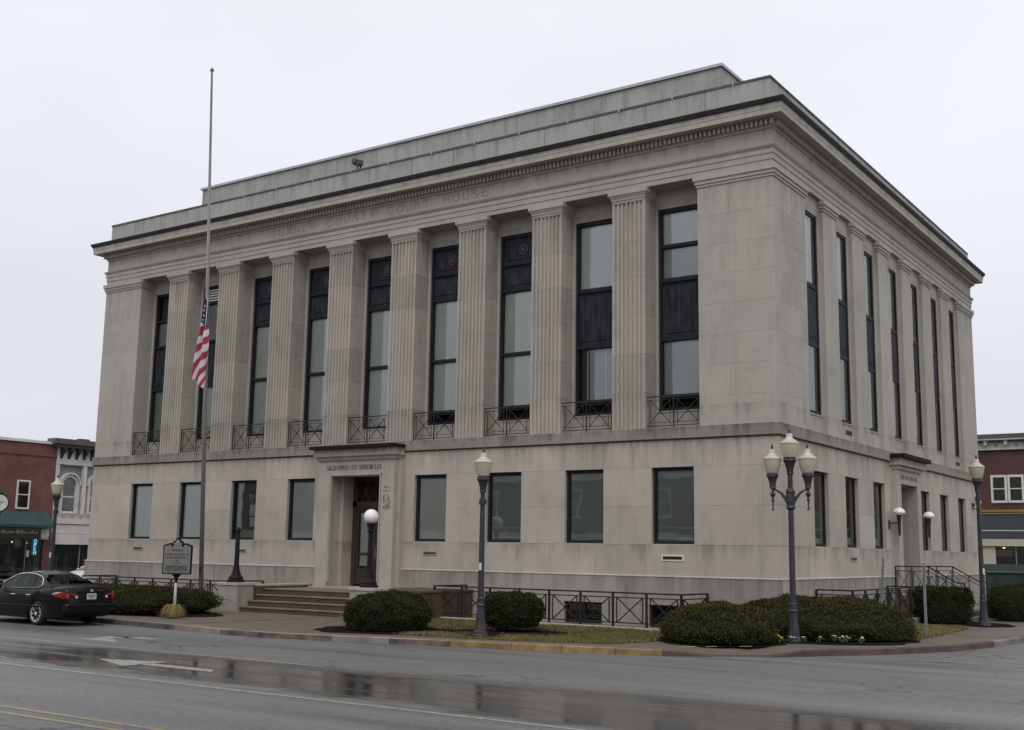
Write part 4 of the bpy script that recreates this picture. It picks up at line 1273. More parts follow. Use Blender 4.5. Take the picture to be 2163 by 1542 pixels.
q = MB(); q.box(-.62, -.55, SY - 1.0, SY - .88, 1, 4.76); q.box(-.62, -.55, SY + .88, SY + 1.0, 1, 4.76); q.box(-.62, -.55, SY - .88, SY + .88, 3.5, 3.66); q.box(-.61, -.56, SY - .06, SY + .06, 1, 3.5); q.box(-.61, -.56, SY - .88, SY + .88, 1, 1.4)
do = q.build('side_door', 'oak', CH)
q = MB(); q.quad((-.58, SY - .88, 1.4), (-.58, SY + .88, 1.4), (-.58, SY + .88, 3.5), (-.58, SY - .88, 3.5)); q.build('pane', 'glass', do)
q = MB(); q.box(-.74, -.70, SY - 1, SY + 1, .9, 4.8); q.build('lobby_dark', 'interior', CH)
for sy_ in (SY - 1.9 + .0, SY + 1.9):
    b_ = MB(); b_.box(0, .04, sy_ - .07, sy_ + .07, 3.2, 3.5); b_.bar((.02, sy_, 3.4), (.36, sy_, 3.4), .05); b_.lathe([(.02, 2.95), (.05, 3.05), (.06, 3.4), (.085, 3.62), (.10, 3.68)], 10, (.36, sy_, 0))
    wl = b_.build('wall_lamp', 'lamp_iron', CH, smooth=False)
    b_ = MB(); b_.sphere((.36, sy_, 3.72), .215, 16, 10, 1.0, -.25); b_.build('lamp_globe', 'globe_white', wl, smooth=True)
# landing, stairs, rails at the side door
ss = empty_part('side_stairs', CH)
mb = MB(); mb.bbox(.07, 1.2, 10.3, 13.6, 0, .95, .01); mb.build('landing', 'concrete', ss)
for i in range(4):
    mb = MB(); mb.bbox(1.2 + .3 * i, 1.5 + .3 * i, 10.4, 13.5, 0, .78 - .18 * i, .008); mb.build('step', 'concrete', ss)
def xpanel(mb, a, b, z0, z1, ins=.1, w=.018):
    A, B = Vector(a), Vector(b); d = (B - A)
    ln = d.length; d.normalize()
    p, q = A + d * ins, B - d * ins
    za = Vector((0, 0, 1))
    for c in (p, q): mb.bar(c + za * z0, c + za * z1, w)
    mb.bar(p + za * z0, q + za * z1, w); mb.bar(p + za * z1 + Vector((.004, .004, 0)), q + za * z0 + Vector((.004, .004, 0)), w)
for yy in (10.34, 13.56):
    mb = MB()
    mb.bar((.08, yy, 1.93), (1.2, yy, 1.93), .04); mb.bar((.08, yy, 1.78), (1.2, yy, 1.78), .022); mb.bar((.08, yy, 1.05), (1.2, yy, 1.05), .022)
    for xx in (.08, .64, 1.2): mb.bar((xx, yy, .95), (xx, yy, 1.93), .035)
    xpanel(mb, (.08, yy, 0), (.64, yy, 0), 1.05, 1.78, .05); xpanel(mb, (.64, yy, 0), (1.2, yy, 0), 1.05, 1.78, .05)
    mb.bar((1.2, yy, 1.93), (2.1, yy, 1.42), .04); mb.bar((2.1, yy, 1.42), (2.35, yy, 1.40), .04); mb.bar((2.35, yy, .13), (2.35, yy, 1.40), .045); mb.bar((1.2, yy, 1.78), (2.35, yy, 1.15), .022); mb.bar((1.75, yy, .4), (1.75, yy, 1.62), .03); mb.bar((1.2, yy, 1.05), (2.35, yy, .45), .02)
    mb.bar((1.2, yy, 1.05), (1.75, yy, 1.45), .018); mb.bar((1.2, yy, 1.75), (1.75, yy, .8), .018)
    mb.build('hand_rail', 'iron', ss)
# security light on the side wall
sl = MB(); sl.sphere((.24, 22.3, 4.68), .15, 10, 8, 1.2); o = sl.build('security_light', 'white_trim', CH, smooth=True)
sl = MB(); sl.box(0, .1, 22.25, 22.35, 4.45, 4.6); sl.bar((.0, 22.2, 4.4), (.15, 22.45, 4.35), .04); sl.build('bracket', 'iron', o)

# ------------------------------------------------------------------ iron fences of the basement areas
def fence(label, path, zr, zbase, spacing=1.06):
    root = thing('iron_fence', label, 'fence', (path[0][0], path[0][1], 0), 0, 'iron area fences along the courthouse base')
    ox, oy = path[0][0], path[0][1]
    post_me = MB().box(-.027, .027, -.027, .027, zbase, zr).mesh('post', 'iron')
    for (a, b) in zip(path, path[1:]):
        A, B = Vector((a[0] - ox, a[1] - oy, 0)), Vector((b[0] - ox, b[1] - oy, 0)); d = B - A
        k = max(1, round(d.length / spacing))
        r_ = MB(); r_.bar(A + Vector((0, 0, zr)), B + Vector((0, 0, zr)), .05, .042); r_.build('top_rail', 'iron', root)
        for i in range(k):
            p, q = A + d * i / k, A + d * (i + 1) / k
            link('post', post_me, root, p)
            m_ = MB(); z1, z0 = zr - .13, zbase + .13
            m_.bar(p + Vector((0, 0, z1)), q + Vector((0, 0, z1)), .03); m_.bar(p + Vector((0, 0, z0)), q + Vector((0, 0, z0)), .03)
            xpanel(m_, p, q, z0, z1, .12, .028)
            m_.build('panel', 'iron', root)
        link('post', post_me, root, B)
    return root
FY = -1.65
fence('black iron fence right of the steps before the basement windows', [(-10.6, -.1), (-10.68, FY), (-2.2, FY), (-2.15, -.1)], 1.13, .18)
fence('black iron fence left of the steps behind the long hedge', [(-28.4, -.1), (-28.4, FY), (-19.9, FY), (-19.9, -.1)], 1.02, .12)
fence('black iron fence along the side wall behind the corner hedge', [(.1, 2.45), (1.15, 2.45), (1.15, 9.3), (.1, 9.3)], 1.27, .3)
mb = MB(); mb.bbox(-10.8, -2.05, FY - .12, FY + .10, .1, .20, .012); mb.bbox(-10.8, -10.5, FY + .1, -.1, .1, .199, .012); mb.bbox(-2.3, -2.05, FY + .1, -.1, .1, .199, .012)
mb.build('area_coping', 'stone_pale', None, label='low pale stone kerb under the right hand area fence', category='stone kerb')
mb = MB(); mb.bbox(1.03, 1.27, 2.4, 9.35, .1, .3, .012); mb.bbox(.08, 1.03, 2.4, 2.55, .1, .299, .012)
mb.build('area_coping', 'stone_grey', None, label='low stone kerb under the side wall fence', category='stone kerb')

# ------------------------------------------------------------------ street lamps
def acorn(root, x, y, z, s=1.0):
    g_ = MB(); g_.lathe([(.135 * s, z), (.165 * s, z + .06 * s), (.205 * s, z + .22 * s), (.225 * s, z + .345 * s)], 20, (x, y, 0)); gl = g_.build('globe', 'globe_cream', root, smooth=True)
    smooth_by_angle(gl)
    g_ = MB(); g_.lathe([(.235 * s, z + .345 * s), (.237 * s, z + .375 * s), (.20 * s, z + .405 * s), (.165 * s, z + .415 * s), (.155 * s, z + .445 * s), (.10 * s, z + .475 * s), (.082 * s, z + .50 * s), (.075 * s, z + .585 * s), (.055 * s, z + .60 * s)], 20, (x, y, 0)); c_ = g_.build('globe_cap', 'globe_cap', root, smooth=True)
    smooth_by_angle(c_)
    g_ = MB(); g_.lathe([(.03 * s, z + .60 * s), (.018 * s, z + .625 * s), (.03 * s, z + .655 * s), (.028 * s, z + .685 * s), (.005 * s, z + .74 * s)], 8, (x, y, 0)); g_.build('finial', 'lamp_iron', root)
def fluted(prof, n=16, c=(0, 0, 0)):
    m_ = MB(); vs = []; fs = []
    for r, z, fl_ in prof:
        for k in range(n):
            a = 2 * math.pi * k / n; q = r * (1 - (fl_ if k % 2 else 0))
            vs.append((c[0] + q * math.cos(a), c[1] + q * math.sin(a), c[2] + z))
    for i in range(len(prof) - 1):
        for k in range(n):
            a, b = i * n + k, i * n + (k + 1) % n; fs.append((a, b, b + n, a + n))
    fs.append(tuple(range((len(prof) - 1) * n, len(prof) * n)))
    m_.add(vs, fs); return m_
def lamp_base(root, top):
    m_ = MB(); m_.lathe([(.20, 0), (.20, .05), (.185, .07), (.175, .13), (.155, .15)], 16); m_.build('base', 'lamp_iron', root)
    m_ = fluted([(.155, .15, .08), (.130, .32, .10), (.105, .55, .10), (.090, .72, .08)], 24); m_.build('skirt', 'lamp_iron', root)
    m_ = MB(); m_.lathe([(.090, .72), (.108, .74), (.108, .77), (.088, .80), (.088, .90), (.10, .92), (.082, .95)], 16); m_.build('collar', 'lamp_iron', root)
    m_ = fluted([(.080, .95, .07), (.074, 1.6, .08), (.060, top, .08)], 24); m_.build('shaft', 'lamp_iron', root)
def cup(root, x, y, z, s=1.0, fitting=True):
    # flared holder just below a globe whose bottom is at z
    m_ = MB(); m_.lathe([(.078 * s, z - .40 * s), (.085 * s, z - .38 * s), (.078 * s, z - .34 * s), (.09 * s, z - .24 * s), (.12 * s, z - .14 * s), (.13 * s, z - .11 * s), (.155 * s, z - .09 * s), (.16 * s, z - .05 * s), (.145 * s, z - .03 * s), (.145 * s, z + .02 * s)], 16, (x, y, 0)); m_.build('globe_holder', 'lamp_iron', root)
def street_lamp(label, loc, h, rot=0.0, s=1.0):
    root = thing('street_lamp', label, 'street lamp', loc, rot, 'street lamps with cream acorn globes')
    gz = h - .72 * s
    lamp_base(root, gz - .36 * s)
    cup(root, 0, 0, gz, s); acorn(root, 0, 0, gz, s)
    m_ = MB(); m_.bar((0, 0, gz - .62), (.16, 0, gz - .62), .035); m_.bar((0, 0, gz - .62), (-.10, 0, gz - .66), .03); m_.lathe([(.09, gz - .70), (.09, gz - .56)], 12); m_.build('banner_arm', 'lamp_iron', root)
    m_ = MB(); m_.box(-.03, .03, -.105, -.085, 1.62, 1.8); m_.build('number_tag', 'white_trim', root)
    return root
street_lamp('slim grey lamp post with one cream globe between the round and flat topped bushes', (-5.13, -6.87, ZW), 4.66, 0.3)
street_lamp('single globe lamp post beside the hedge on the side street', (3.33, 8.44, ZW), 5.38, .9, 1.06)
street_lamp('single globe lamp post behind the parked dark car', (-25.55, -5.05, ZW), 4.60, .2)
tri = thing('street_lamp', 'tall corner lamp post with three cream globes in front of the big hedge', 'street lamp', (1.41, -2.87, ZW), R(16), 'street lamps with cream acorn globes')
TZ = 4.50
lamp_base(tri, TZ - .36)
cup(tri, 0, 0, TZ, 1.02); acorn(tri, 0, 0, TZ, 1.02)
m_ = MB(); m_.lathe([(.08, 3.22), (.12, 3.26), (.10, 3.32), (.115, 3.42), (.105, 3.62), (.12, 3.66), (.10, 3.70), (.08, 3.74)], 14); m_.build('arm_hub', 'lamp_iron', tri)
for s_ in (-1, 1):
    m_ = MB(); m_.tube([(s_ * .07, 0, 3.40), (s_ * .14, 0, 3.52), (s_ * .24, 0, 3.64), (s_ * .34, 0, 3.70), (s_ * .41, 0, 3.72)], [.045, .04, .032, .026, .024], 7); m_.build('arm', 'lamp_iron', tri)
    m_ = MB(); m_.lathe([(.012, 3.20), (.045, 3.205), (.04, 3.225), (.018, 3.25), (.02, 3.40), (.04, 3.47), (.022, 3.52), (.065, 3.58), (.065, 3.62), (.03, 3.66), (.035, 3.74), (.055, 3.80)], 10, (s_ * .43, 0, 0)); m_.build('drop_finial', 'lamp_iron', tri)
    cup(tri, s_ * .43, 0, 4.12, .95); acorn(tri, s_ * .43, 0, 4.12, 1.0)
# lamps on the step pedestals
def step_lamp(label, loc, globe):
    root = thing('step_lamp', label, 'lamp', loc, 0, 'lamps flanking the entrance steps')
    m_ = MB(); m_.lathe([(.29, 0), (.29, .07), (.24, .10), (.25, .15), (.17, .24), (.12, .38), (.10, .50)], 16); m_.build('base', 'sign_black', root)
    m_ = fluted([(.10, .50, .08), (.085, .6, .08), (.068, 1.66, .08)], 20); m_.build('shaft', 'sign_black', root)
    if globe:
        m_ = MB(); m_.lathe([(.07, 1.66), (.12, 1.72), (.08, 1.76), (.11, 1.86), (.13, 1.90), (.13, 1.97)], 14); m_.build('globe_holder', 'sign_black', root)
        m_ = MB(); m_.sphere((0, 0, 2.16), .232, 24, 14); m_.build('globe', 'globe_white', root, smooth=True)
    else:
        m_ = MB(); m_.lathe([(.07, 1.66), (.10, 1.70), (.10, 1.75), (.075, 1.77), (.05, 1.80), (.03, 1.84)], 12); m_.build('bare_top', 'sign_black', root)
    return root
step_lamp('black step lamp that has lost its globe on the left pedestal', (-17.95, -3.2, 1.061), False)
step_lamp('black step lamp with a white ball globe before the entrance', (-12.03, -3.2, 1.061), True)

# ------------------------------------------------------------------ flagpole and flag
FP = (-19.97, -2.9)
fp = thing('flagpole', 'tall pale metal flagpole rising above the courthouse roof', 'flagpole', (FP[0], FP[1], ZW), 0)
m_ = MB(); m_.tube([(0, 0, 0), (-.42, 0, 8), (-1.08, 0, 19.9)], [.085, .072, .042], 12); m_.build('pole', 'pole_metal', fp, smooth=True)
m_ = MB(); m_.lathe([(.04, 0), (.085, .03), (.06, .1), (.02, .16)], 10, (-1.08, 0, 19.9)); m_.build('truck', 'pole_metal', fp, smooth=True)
m_ = MB(); m_.lathe([(.2, 0), (.2, .04), (.13, .08), (.12, .3)], 14); m_.build('base', 'pole_metal', fp)
m_ = MB(); m_.tube([(.06, -.10, 1.3), (-.42, -.10, 10), (-1.02, -.05, 19.85)], .008, 4); m_.build('halyard', 'iron', fp)
m_ = MB(); m_.box(-.02, .02, -.15, -.10, 1.2, 1.4); m_.build('cleat', 'iron', fp)

def flag():
    ZT = 11.10
    root = thing('flag', 'striped national flag hanging limp at half mast against the flagpole', 'flag', (FP[0] - .50, FP[1] - .13, ZT), 0)
    LE = [(0, -.10), (.25, -.13), (.95, -.15), (1.25, -.20), (1.6, -.24), (2.1, -.34), (2.45, -.40), (2.85, -.48)]
    RE = [(0, .10), (.5, .09), (.95, .07), (1.1, .18), (1.5, .21), (2.1, .22), (2.7, .22), (3.42, .30)]
    def ip(tab, q):
        for (a, va), (b_, vb) in zip(tab, tab[1:]):
            if q <= b_: return va + (vb - va) * max(0, (q - a)) / (b_ - a)
        return tab[-1][1]
    NS, NT = 240, 70
    def P(sv, t):
        zl, zr = 2.85 * sv, 3.42 * sv
        zl = zl + .03 * math.sin(zl * 5); x0, x1 = ip(LE, zl), ip(RE, zr)
        d = zl + (zr - zl) * t
        sag = .16 * math.sin(math.pi * t) * max(0, sv - .6)
        dep = .085 * math.sin(2 * math.pi * (1.7 * t + .22 * sv) + .5) * min(1, .35 + sv * 1.4)
        return Vector((x0 + (x1 - x0) * t + .018 * math.sin(7 * sv + 5 * t), -dep, -(d - sag * .3)))
    parts = {'stripe_red': MB(), 'stripe_white': MB(), 'canton': MB()}
    for i in range(NS):
        for j in range(NT):
            c = P((i + .5) / NS, (j + .5) / NT); d = -c.z
            if d < .93 + .12 * (j / NT) and (d < .86 or j > NT * .45): k = 'canton'
            else:
                qv = c.x * (1.0 + .2 * math.sin(d * 2.2)) + .47 * d + .035 * math.sin(j * .14 + d * 1.5)
                k = 'stripe_red' if int((qv + 5) / .105) % 2 else 'stripe_white'
            parts[k].quad(P(i / NS, j / NT), P((i + 1) / NS, j / NT), P((i + 1) / NS, (j + 1) / NT), P(i / NS, (j + 1) / NT))
    for k, mt in (('stripe_red', 'flag_red'), ('stripe_white', 'flag_white'), ('canton', 'flag_blue')):
        parts[k].build(k, mt, root, smooth=True, kind='stuff')
    stars = MB()
    for a in range(5):
        for q in range(2):
            p = P((.16 + a * .17) / 3.1, .34 + .38 * q - .06 * a % .1)
            p = p + Vector((0, 0, -.08 * q))
            pts = []
            for s_ in range(10):
                rr_ = .042 if s_ % 2 == 0 else .019
                pts.append((p.x + rr_ * math.sin(s_ * math.pi / 5), p.z + rr_ * math.cos(s_ * math.pi / 5)))
            stars.prism_y(pts, p.y - .02, p.y - .012)
    stars.build('stars', 'flag_white', root, kind='stuff')
    hb = MB(); hb.bar((.105, -.01, .04), (.085, -.02, -1.0), .03, .012); hb.build('heading', 'flag_white', root)
flag()

# ------------------------------------------------------------------ historical marker
mk = thing('historical_marker', 'grey cast historical marker with a peaked top in front of the long hedge', 'sign', (-15.85, -7.45, ZW), R(14))
mk.scale = (.72, .8, 1)
outl = [(-.68, 1.29), (.68, 1.29), (.68, 2.10), (.42, 2.16), (.33, 2.17), (.28, 2.10), (.22, 2.10), (.22, 2.22), (.10, 2.24), (.08, 2.31), (0, 2.335), (-.08, 2.31), (-.10, 2.24), (-.22, 2.22), (-.22, 2.10), (-.28, 2.10), (-.33, 2.17), (-.42, 2.16), (-.68, 2.10)]
m_ = MB(); m_.prism_y(outl, -.03, .03); m_.build('plate', 'sign_bronze', mk)
rim = MB()
for i in range(len(outl)):
    a, b = outl[i], outl[(i + 1) % len(outl)]
    rim.bar((a[0], 0, a[1]), (b[0], 0, b[1]), .035, .085, up=(0, 1, 0))
rim.build('rim', 'sign_black', mk)
m_ = MB(); m_.lathe([(.055, 1.0), (.06, 1.12), (.10, 1.2), (.2, 1.27)], 12); m_.build('bracket', 'sign_black', mk)
m_ = MB(); m_.tube([(0, 0, 0), (0, 0, 1.02)], .058, 12); m_.build('post', 'sign_post', mk, smooth=True)
m_ = MB(); m_.sphere((0, -.03, 2.19), .10, 16, 8, 1.0); e_ = m_.build('emblem', 'emblem_violet', mk); e_.scale = (1, .35, 1)
m_ = MB()
for a in (90, 210, 330):
    cx, cz_ = .042 * math.cos(R(a + 180)), 2.19 + .042 * math.sin(R(a + 180))
    pts = []
    for s in range(10):
        r_ = .034 if s % 2 == 0 else .015; an = R(90 + s * 36); pts.append((cx + r_ * math.cos(an), cz_ + r_ * math.sin(an)))
    m_.prism_y(pts, -.052, -.044)
m_.build('stars', 'flag_white', mk)
tx = MB(); rr = random.Random(4)
def textline(x0, x1, z, h, words):
    x = x0
    while x < x1:
        w = rr.uniform(.4, 1.1) * h
        tx.box(x, min(x + w * .7, x1), -.036, -.03, z, z + h * rr.uniform(.85, 1)); x += w
        if rr.random() < words: x += h * .8
textline(-.28, .28, 1.955, .05, .02); textline(-.58, .58, 1.83, .055, .15); textline(-.55, .55, 1.735, .055, .15); textline(-.06, .07, 1.655, .045, 0); textline(-.2, .2, 1.59, .03, .1)
for i in range(7): textline(-.54, .54, 1.52 - i * .026, .014, .2)
tx.build('lettering', 'sign_text', mk, kind='stuff')

# ------------------------------------------------------------------ sign posts seen edge-on
p1 = thing('sign_post', 'thin galvanised sign post standing upright in the dry lawn patch', 'sign post', (3.35, 1.7, ZW), 0, 'galvanised sign posts on the side street')
m_ = MB(); m_.box(-.02, .02, -.015, .015, 0, 1.95); m_.box(-.032, -.02, -.02, .02, 0, 1.95); m_.box(.02, .032, -.02, .02, 0, 1.95); m_.build('post', 'galvanised', p1)
m_ = MB(); m_.box(-.30, .30, -.034, -.031, 1.45, 1.95); pl = m_.build('sign_plate', 'galvanised', p1); pl.rotation_euler = (0, 0, R(103))
p2 = thing('sign_post', 'perforated galvanised sign post leaning out of the corner hedge', 'sign post', (1.95, 2.25, ZW), 0, 'galvanised sign posts on the side street')
p2.rotation_euler = (R(2), R(5), 0)
m_ = MB(); m_.box(-.03, .03, -.025, .025, 0, 2.1)
m_.build('post', 'galvanised', p2)
m_ = MB()
for i in range(12): m_.box(-.012, .012, -.027, -.0255, 1.0 + i * .09, 1.03 + i * .09)
m_.build('bolt_holes', 'sign_black', p2)

# ------------------------------------------------------------------ hedges
def hedge(label, cx, cy, rx, ry, h, rot, n, seed, power=2.6, leaf='hedge_leaf', z0=.05, cut=None, flat=3.2, lean=0.92):
    root = thing('hedge', label, 'hedge', (cx, cy, ZW), rot, 'clipped dark evergreen hedges')
    rr = random.Random(seed)
    def surf(az, t):
        # t: 0 at the ground edge .. 1 at the top centre; superellipse plan, rounded section
        c, s = math.cos(az), math.sin(az)
        q = (abs(c) ** power + abs(s) ** power) ** (-1 / power)
        prof_r = (1 - t ** flat) ** (1 / flat)
        under = lean + (1 - lean) * min(1, t * 3)
        r = prof_r * under
        x, y, z = rx * q * c * r, ry * q * s * r, z0 + (h - z0) * t
        b = mnoise.noise((x * 1.5 + seed, y * 1.5, z * 1.5)) * .19 + mnoise.noise((x * 3.9, y * 3.9 + seed, z * 3.9)) * .11
        kx, ky = 1.2 / max(rx, 1.2), 1.2 / max(ry, 1.2)
        return Vector((x * (1 + b * .9 * kx), y * (1 + b * .9 * ky), z * (1 + b * .5)))
    core = MB(); NA, NT = 36, 12
    vs = []
    for it in range(NT + 1):
        for ia in range(NA):
            p = surf(2 * math.pi * ia / NA, min(.9999, it / NT)); vs.append((p.x * (1 - .13 / rx), p.y * (1 - .13 / ry), p.z * .91))
    fs = [(it * NA + ia, it * NA + (ia + 1) % NA, (it + 1) * NA + (ia + 1) % NA, (it + 1) * NA + ia) for it in range(NT) for ia in range(NA)]
    core.add(vs, fs); core.build('inner_core', 'hedge_core', root)  # closed near-black core filling the hedge behind the leaves
    lv = MB()
    for i in range(int(n * 2.3)):
        az = rr.uniform(0, 2 * math.pi)
        t = rr.random() ** .85
        if rr.random() < .38: t = 1 - (rr.random() ** 2) * .35
        p = surf(az, min(t, .9995))
        gap = mnoise.noise((p.x * 5 + seed * 3, p.y * 5, p.z * 5))
        if gap < -.18 and rr.random() < .8: continue
        depth = 1 - abs(rr.gauss(0, .055)) if rr.random() > .06 else 1 + abs(rr.gauss(0, .025))
        p = Vector((p.x * depth, p.y * depth, p.z * (1 - (1 - depth) * .6)))
        if cut and cut(p, cx, cy, rot): continue
        s = rr.uniform(.013, .034)
        d1 = Vector((rr.gauss(0, 1), rr.gauss(0, 1), rr.gauss(.5, .8))).normalized()
        d2 = d1.cross(Vector((rr.gauss(0, 1), rr.gauss(0, 1), rr.gauss(0, 1)))).normalized()
        a, b = d1 * s * 1.7, d2 * s * .75
        lv.add([p - b, p + a * .6 - b * .3, p + a, p + b], [(0, 1, 2, 3)])
    lv.build('foliage', leaf, root, kind='stuff')
    return root
RT = R(34)
hedge('round topped hedge nearest the kerb ramp at the street corner', -.15, -3.75, 1.36, 1.80, .90, RT, 17000, 1, 2.4, flat=2.7)
def notwall(p, cx, cy, rot):
    x = cx + p.x * math.cos(rot) - p.y * math.sin(rot); y = cy + p.x * math.sin(rot) + p.y * math.cos(rot)
    return x < .1 and y > -.1
hedge('broad domed hedge around the courthouse corner behind the three globe lamp', 1.2, -.6, 2.5, 1.9, 1.03, RT, 24000, 2, 2.5, cut=notwall, flat=2.5)
hedge('dark rounded bush just right of the entrance steps', -8.3, -6.75, 1.20, 1.15, .96, RT, 13000, 3, 2.5, 'hedge_leaf_dark', flat=3.0)
b3 = hedge('small flat topped bush with bare stems right of the lamp post', -5.72, -4.6, .80, .74, .97, RT, 9500, 4, 3.4, 'hedge_leaf_dark', .13, flat=5.0, lean=.80)
m_ = MB(); rr = random.Random(5)
for i in range(9):
    a = rr.uniform(0, 6.28); m_.tube([(.1 * math.cos(a), .1 * math.sin(a), 0), (.4 * math.cos(a), .4 * math.sin(a), .5)], .018, 5)
m_.build('stem', 'stem', b3)
hedge('long low boxy hedge between the parked car and the steps', -20.4, -6.1, 3.65, 1.75, .78, 0, 26000, 6, 5.0, 'hedge_leaf_dark', flat=4.5)
hedge('square clipped hedge in front of the side stairs', 1.95, 9.15, .85, .72, 1.17, RT, 9000, 7, 5.0, 'hedge_leaf_dark', flat=6.0)
hedge('low dark hedge right of the side street lamp', 3.45, 13.1, 1.0, .95, .92, RT, 8500, 8, 3.5, 'hedge_leaf_dark', flat=3.6)
hedge('low hedge furthest along the side street', 3.2, 18.5, 1.9, 1.5, 1.12, RT, 9000, 9, 3.5, 'hedge_leaf_dark', flat=3.6)

def tussock(label, x, y, r, h, n, seed):
    root = thing('ornamental_grass', label, 'grass clump', (x, y, ZW + .02), 0, 'straw coloured grass clumps')
    rr = random.Random(seed); m_ = MB()
    for i in range(n):
        a = rr.uniform(0, 6.28); L_ = rr.uniform(.6, 1.0) * r; w = .011
        hh = h * rr.uniform(.6, 1.1); sx, sy = rr.gauss(0, r * .12), rr.gauss(0, r * .12)
        dx, dy = math.cos(a), math.sin(a); px_, py_ = -dy * w, dx * w
        pts = []
        for s in range(5):
            t = s / 4
            rad = L_ * t ** 1.1; z = hh * (1 - (2 * t - 1.05) ** 2) * 1.0 if t > 0 else 0
            pts.append((sx + dx * rad, sy + dy * rad, max(0, z)))
        for s in range(4):
            f0 = 1 - s / 4.2; f1 = 1 - (s + 1) / 4.2
            p, q = pts[s], pts[s + 1]
            m_.quad((p[0] - px_ * f0, p[1] - py_ * f0, p[2]), (p[0] + px_ * f0, p[1] + py_ * f0, p[2]), (q[0] + px_ * f1, q[1] + py_ * f1, q[2]), (q[0] - px_ * f1, q[1] - py_ * f1, q[2]))
    m_.build('blades', 'reed_blade', root, kind='stuff')
tussock('straw coloured grass clump around the foot of the historical marker', -15.78, -7.55, .44, .36, 420, 1)
tussock('small straw coloured grass clump against the bush by the steps', -9.35, -6.95, .38, .36, 220, 2)

# pansies in the corner bed
fl0 = None
rr = random.Random(8)
for i in range(9):
    t = i / 8
    x, y = 1.05 + 1.75 * t + rr.uniform(-.12, .12), -3.05 + 1.05 * t + rr.uniform(-.25, .1)
    if abs(x - 1.41) < .33 and abs(y + 2.87) < .33: y -= .4
    root = thing('pansy', ('yellow flowering bedding plant' if i in (1, 4, 7) else 'pale white flowering bedding plant') + ' beside the foot of the three globe lamp', 'flower', (x, y, ZW + .03), rr.uniform(0, 6), 'bedding flowers at the corner lamp')
    m_ = MB()
    for k in range(26):
        a = rr.uniform(0, 6.28); d = rr.uniform(0, .10); z = rr.uniform(.02, .11); s = .03
        c = Vector((d * math.cos(a), d * math.sin(a), z)); u = Vector((rr.gauss(0, 1), rr.gauss(0, 1), rr.gauss(0, 1))).normalized() * s; w = u.cross(Vector((0, .3, 1))).normalized() * s * .6
        m_.quad(c - u, c - w, c + u, c + w)
    m_.build('leaves', 'grass_green', root)
    m_ = MB()
    for k in range(rr.choice((3, 4, 5))):
        a = rr.uniform(0, 6.28); d = rr.uniform(0, .08); z = rr.uniform(.10, .15); c = Vector((d * math.cos(a), d * math.sin(a), z))
        m_.lathe([(.001, 0), (.034, .008), (.03, .016), (.001, .012)], 7, tuple(c))
    m_.build('blossom', 'blossom_yellow' if i in (1, 4, 7) else 'blossom_white', root)

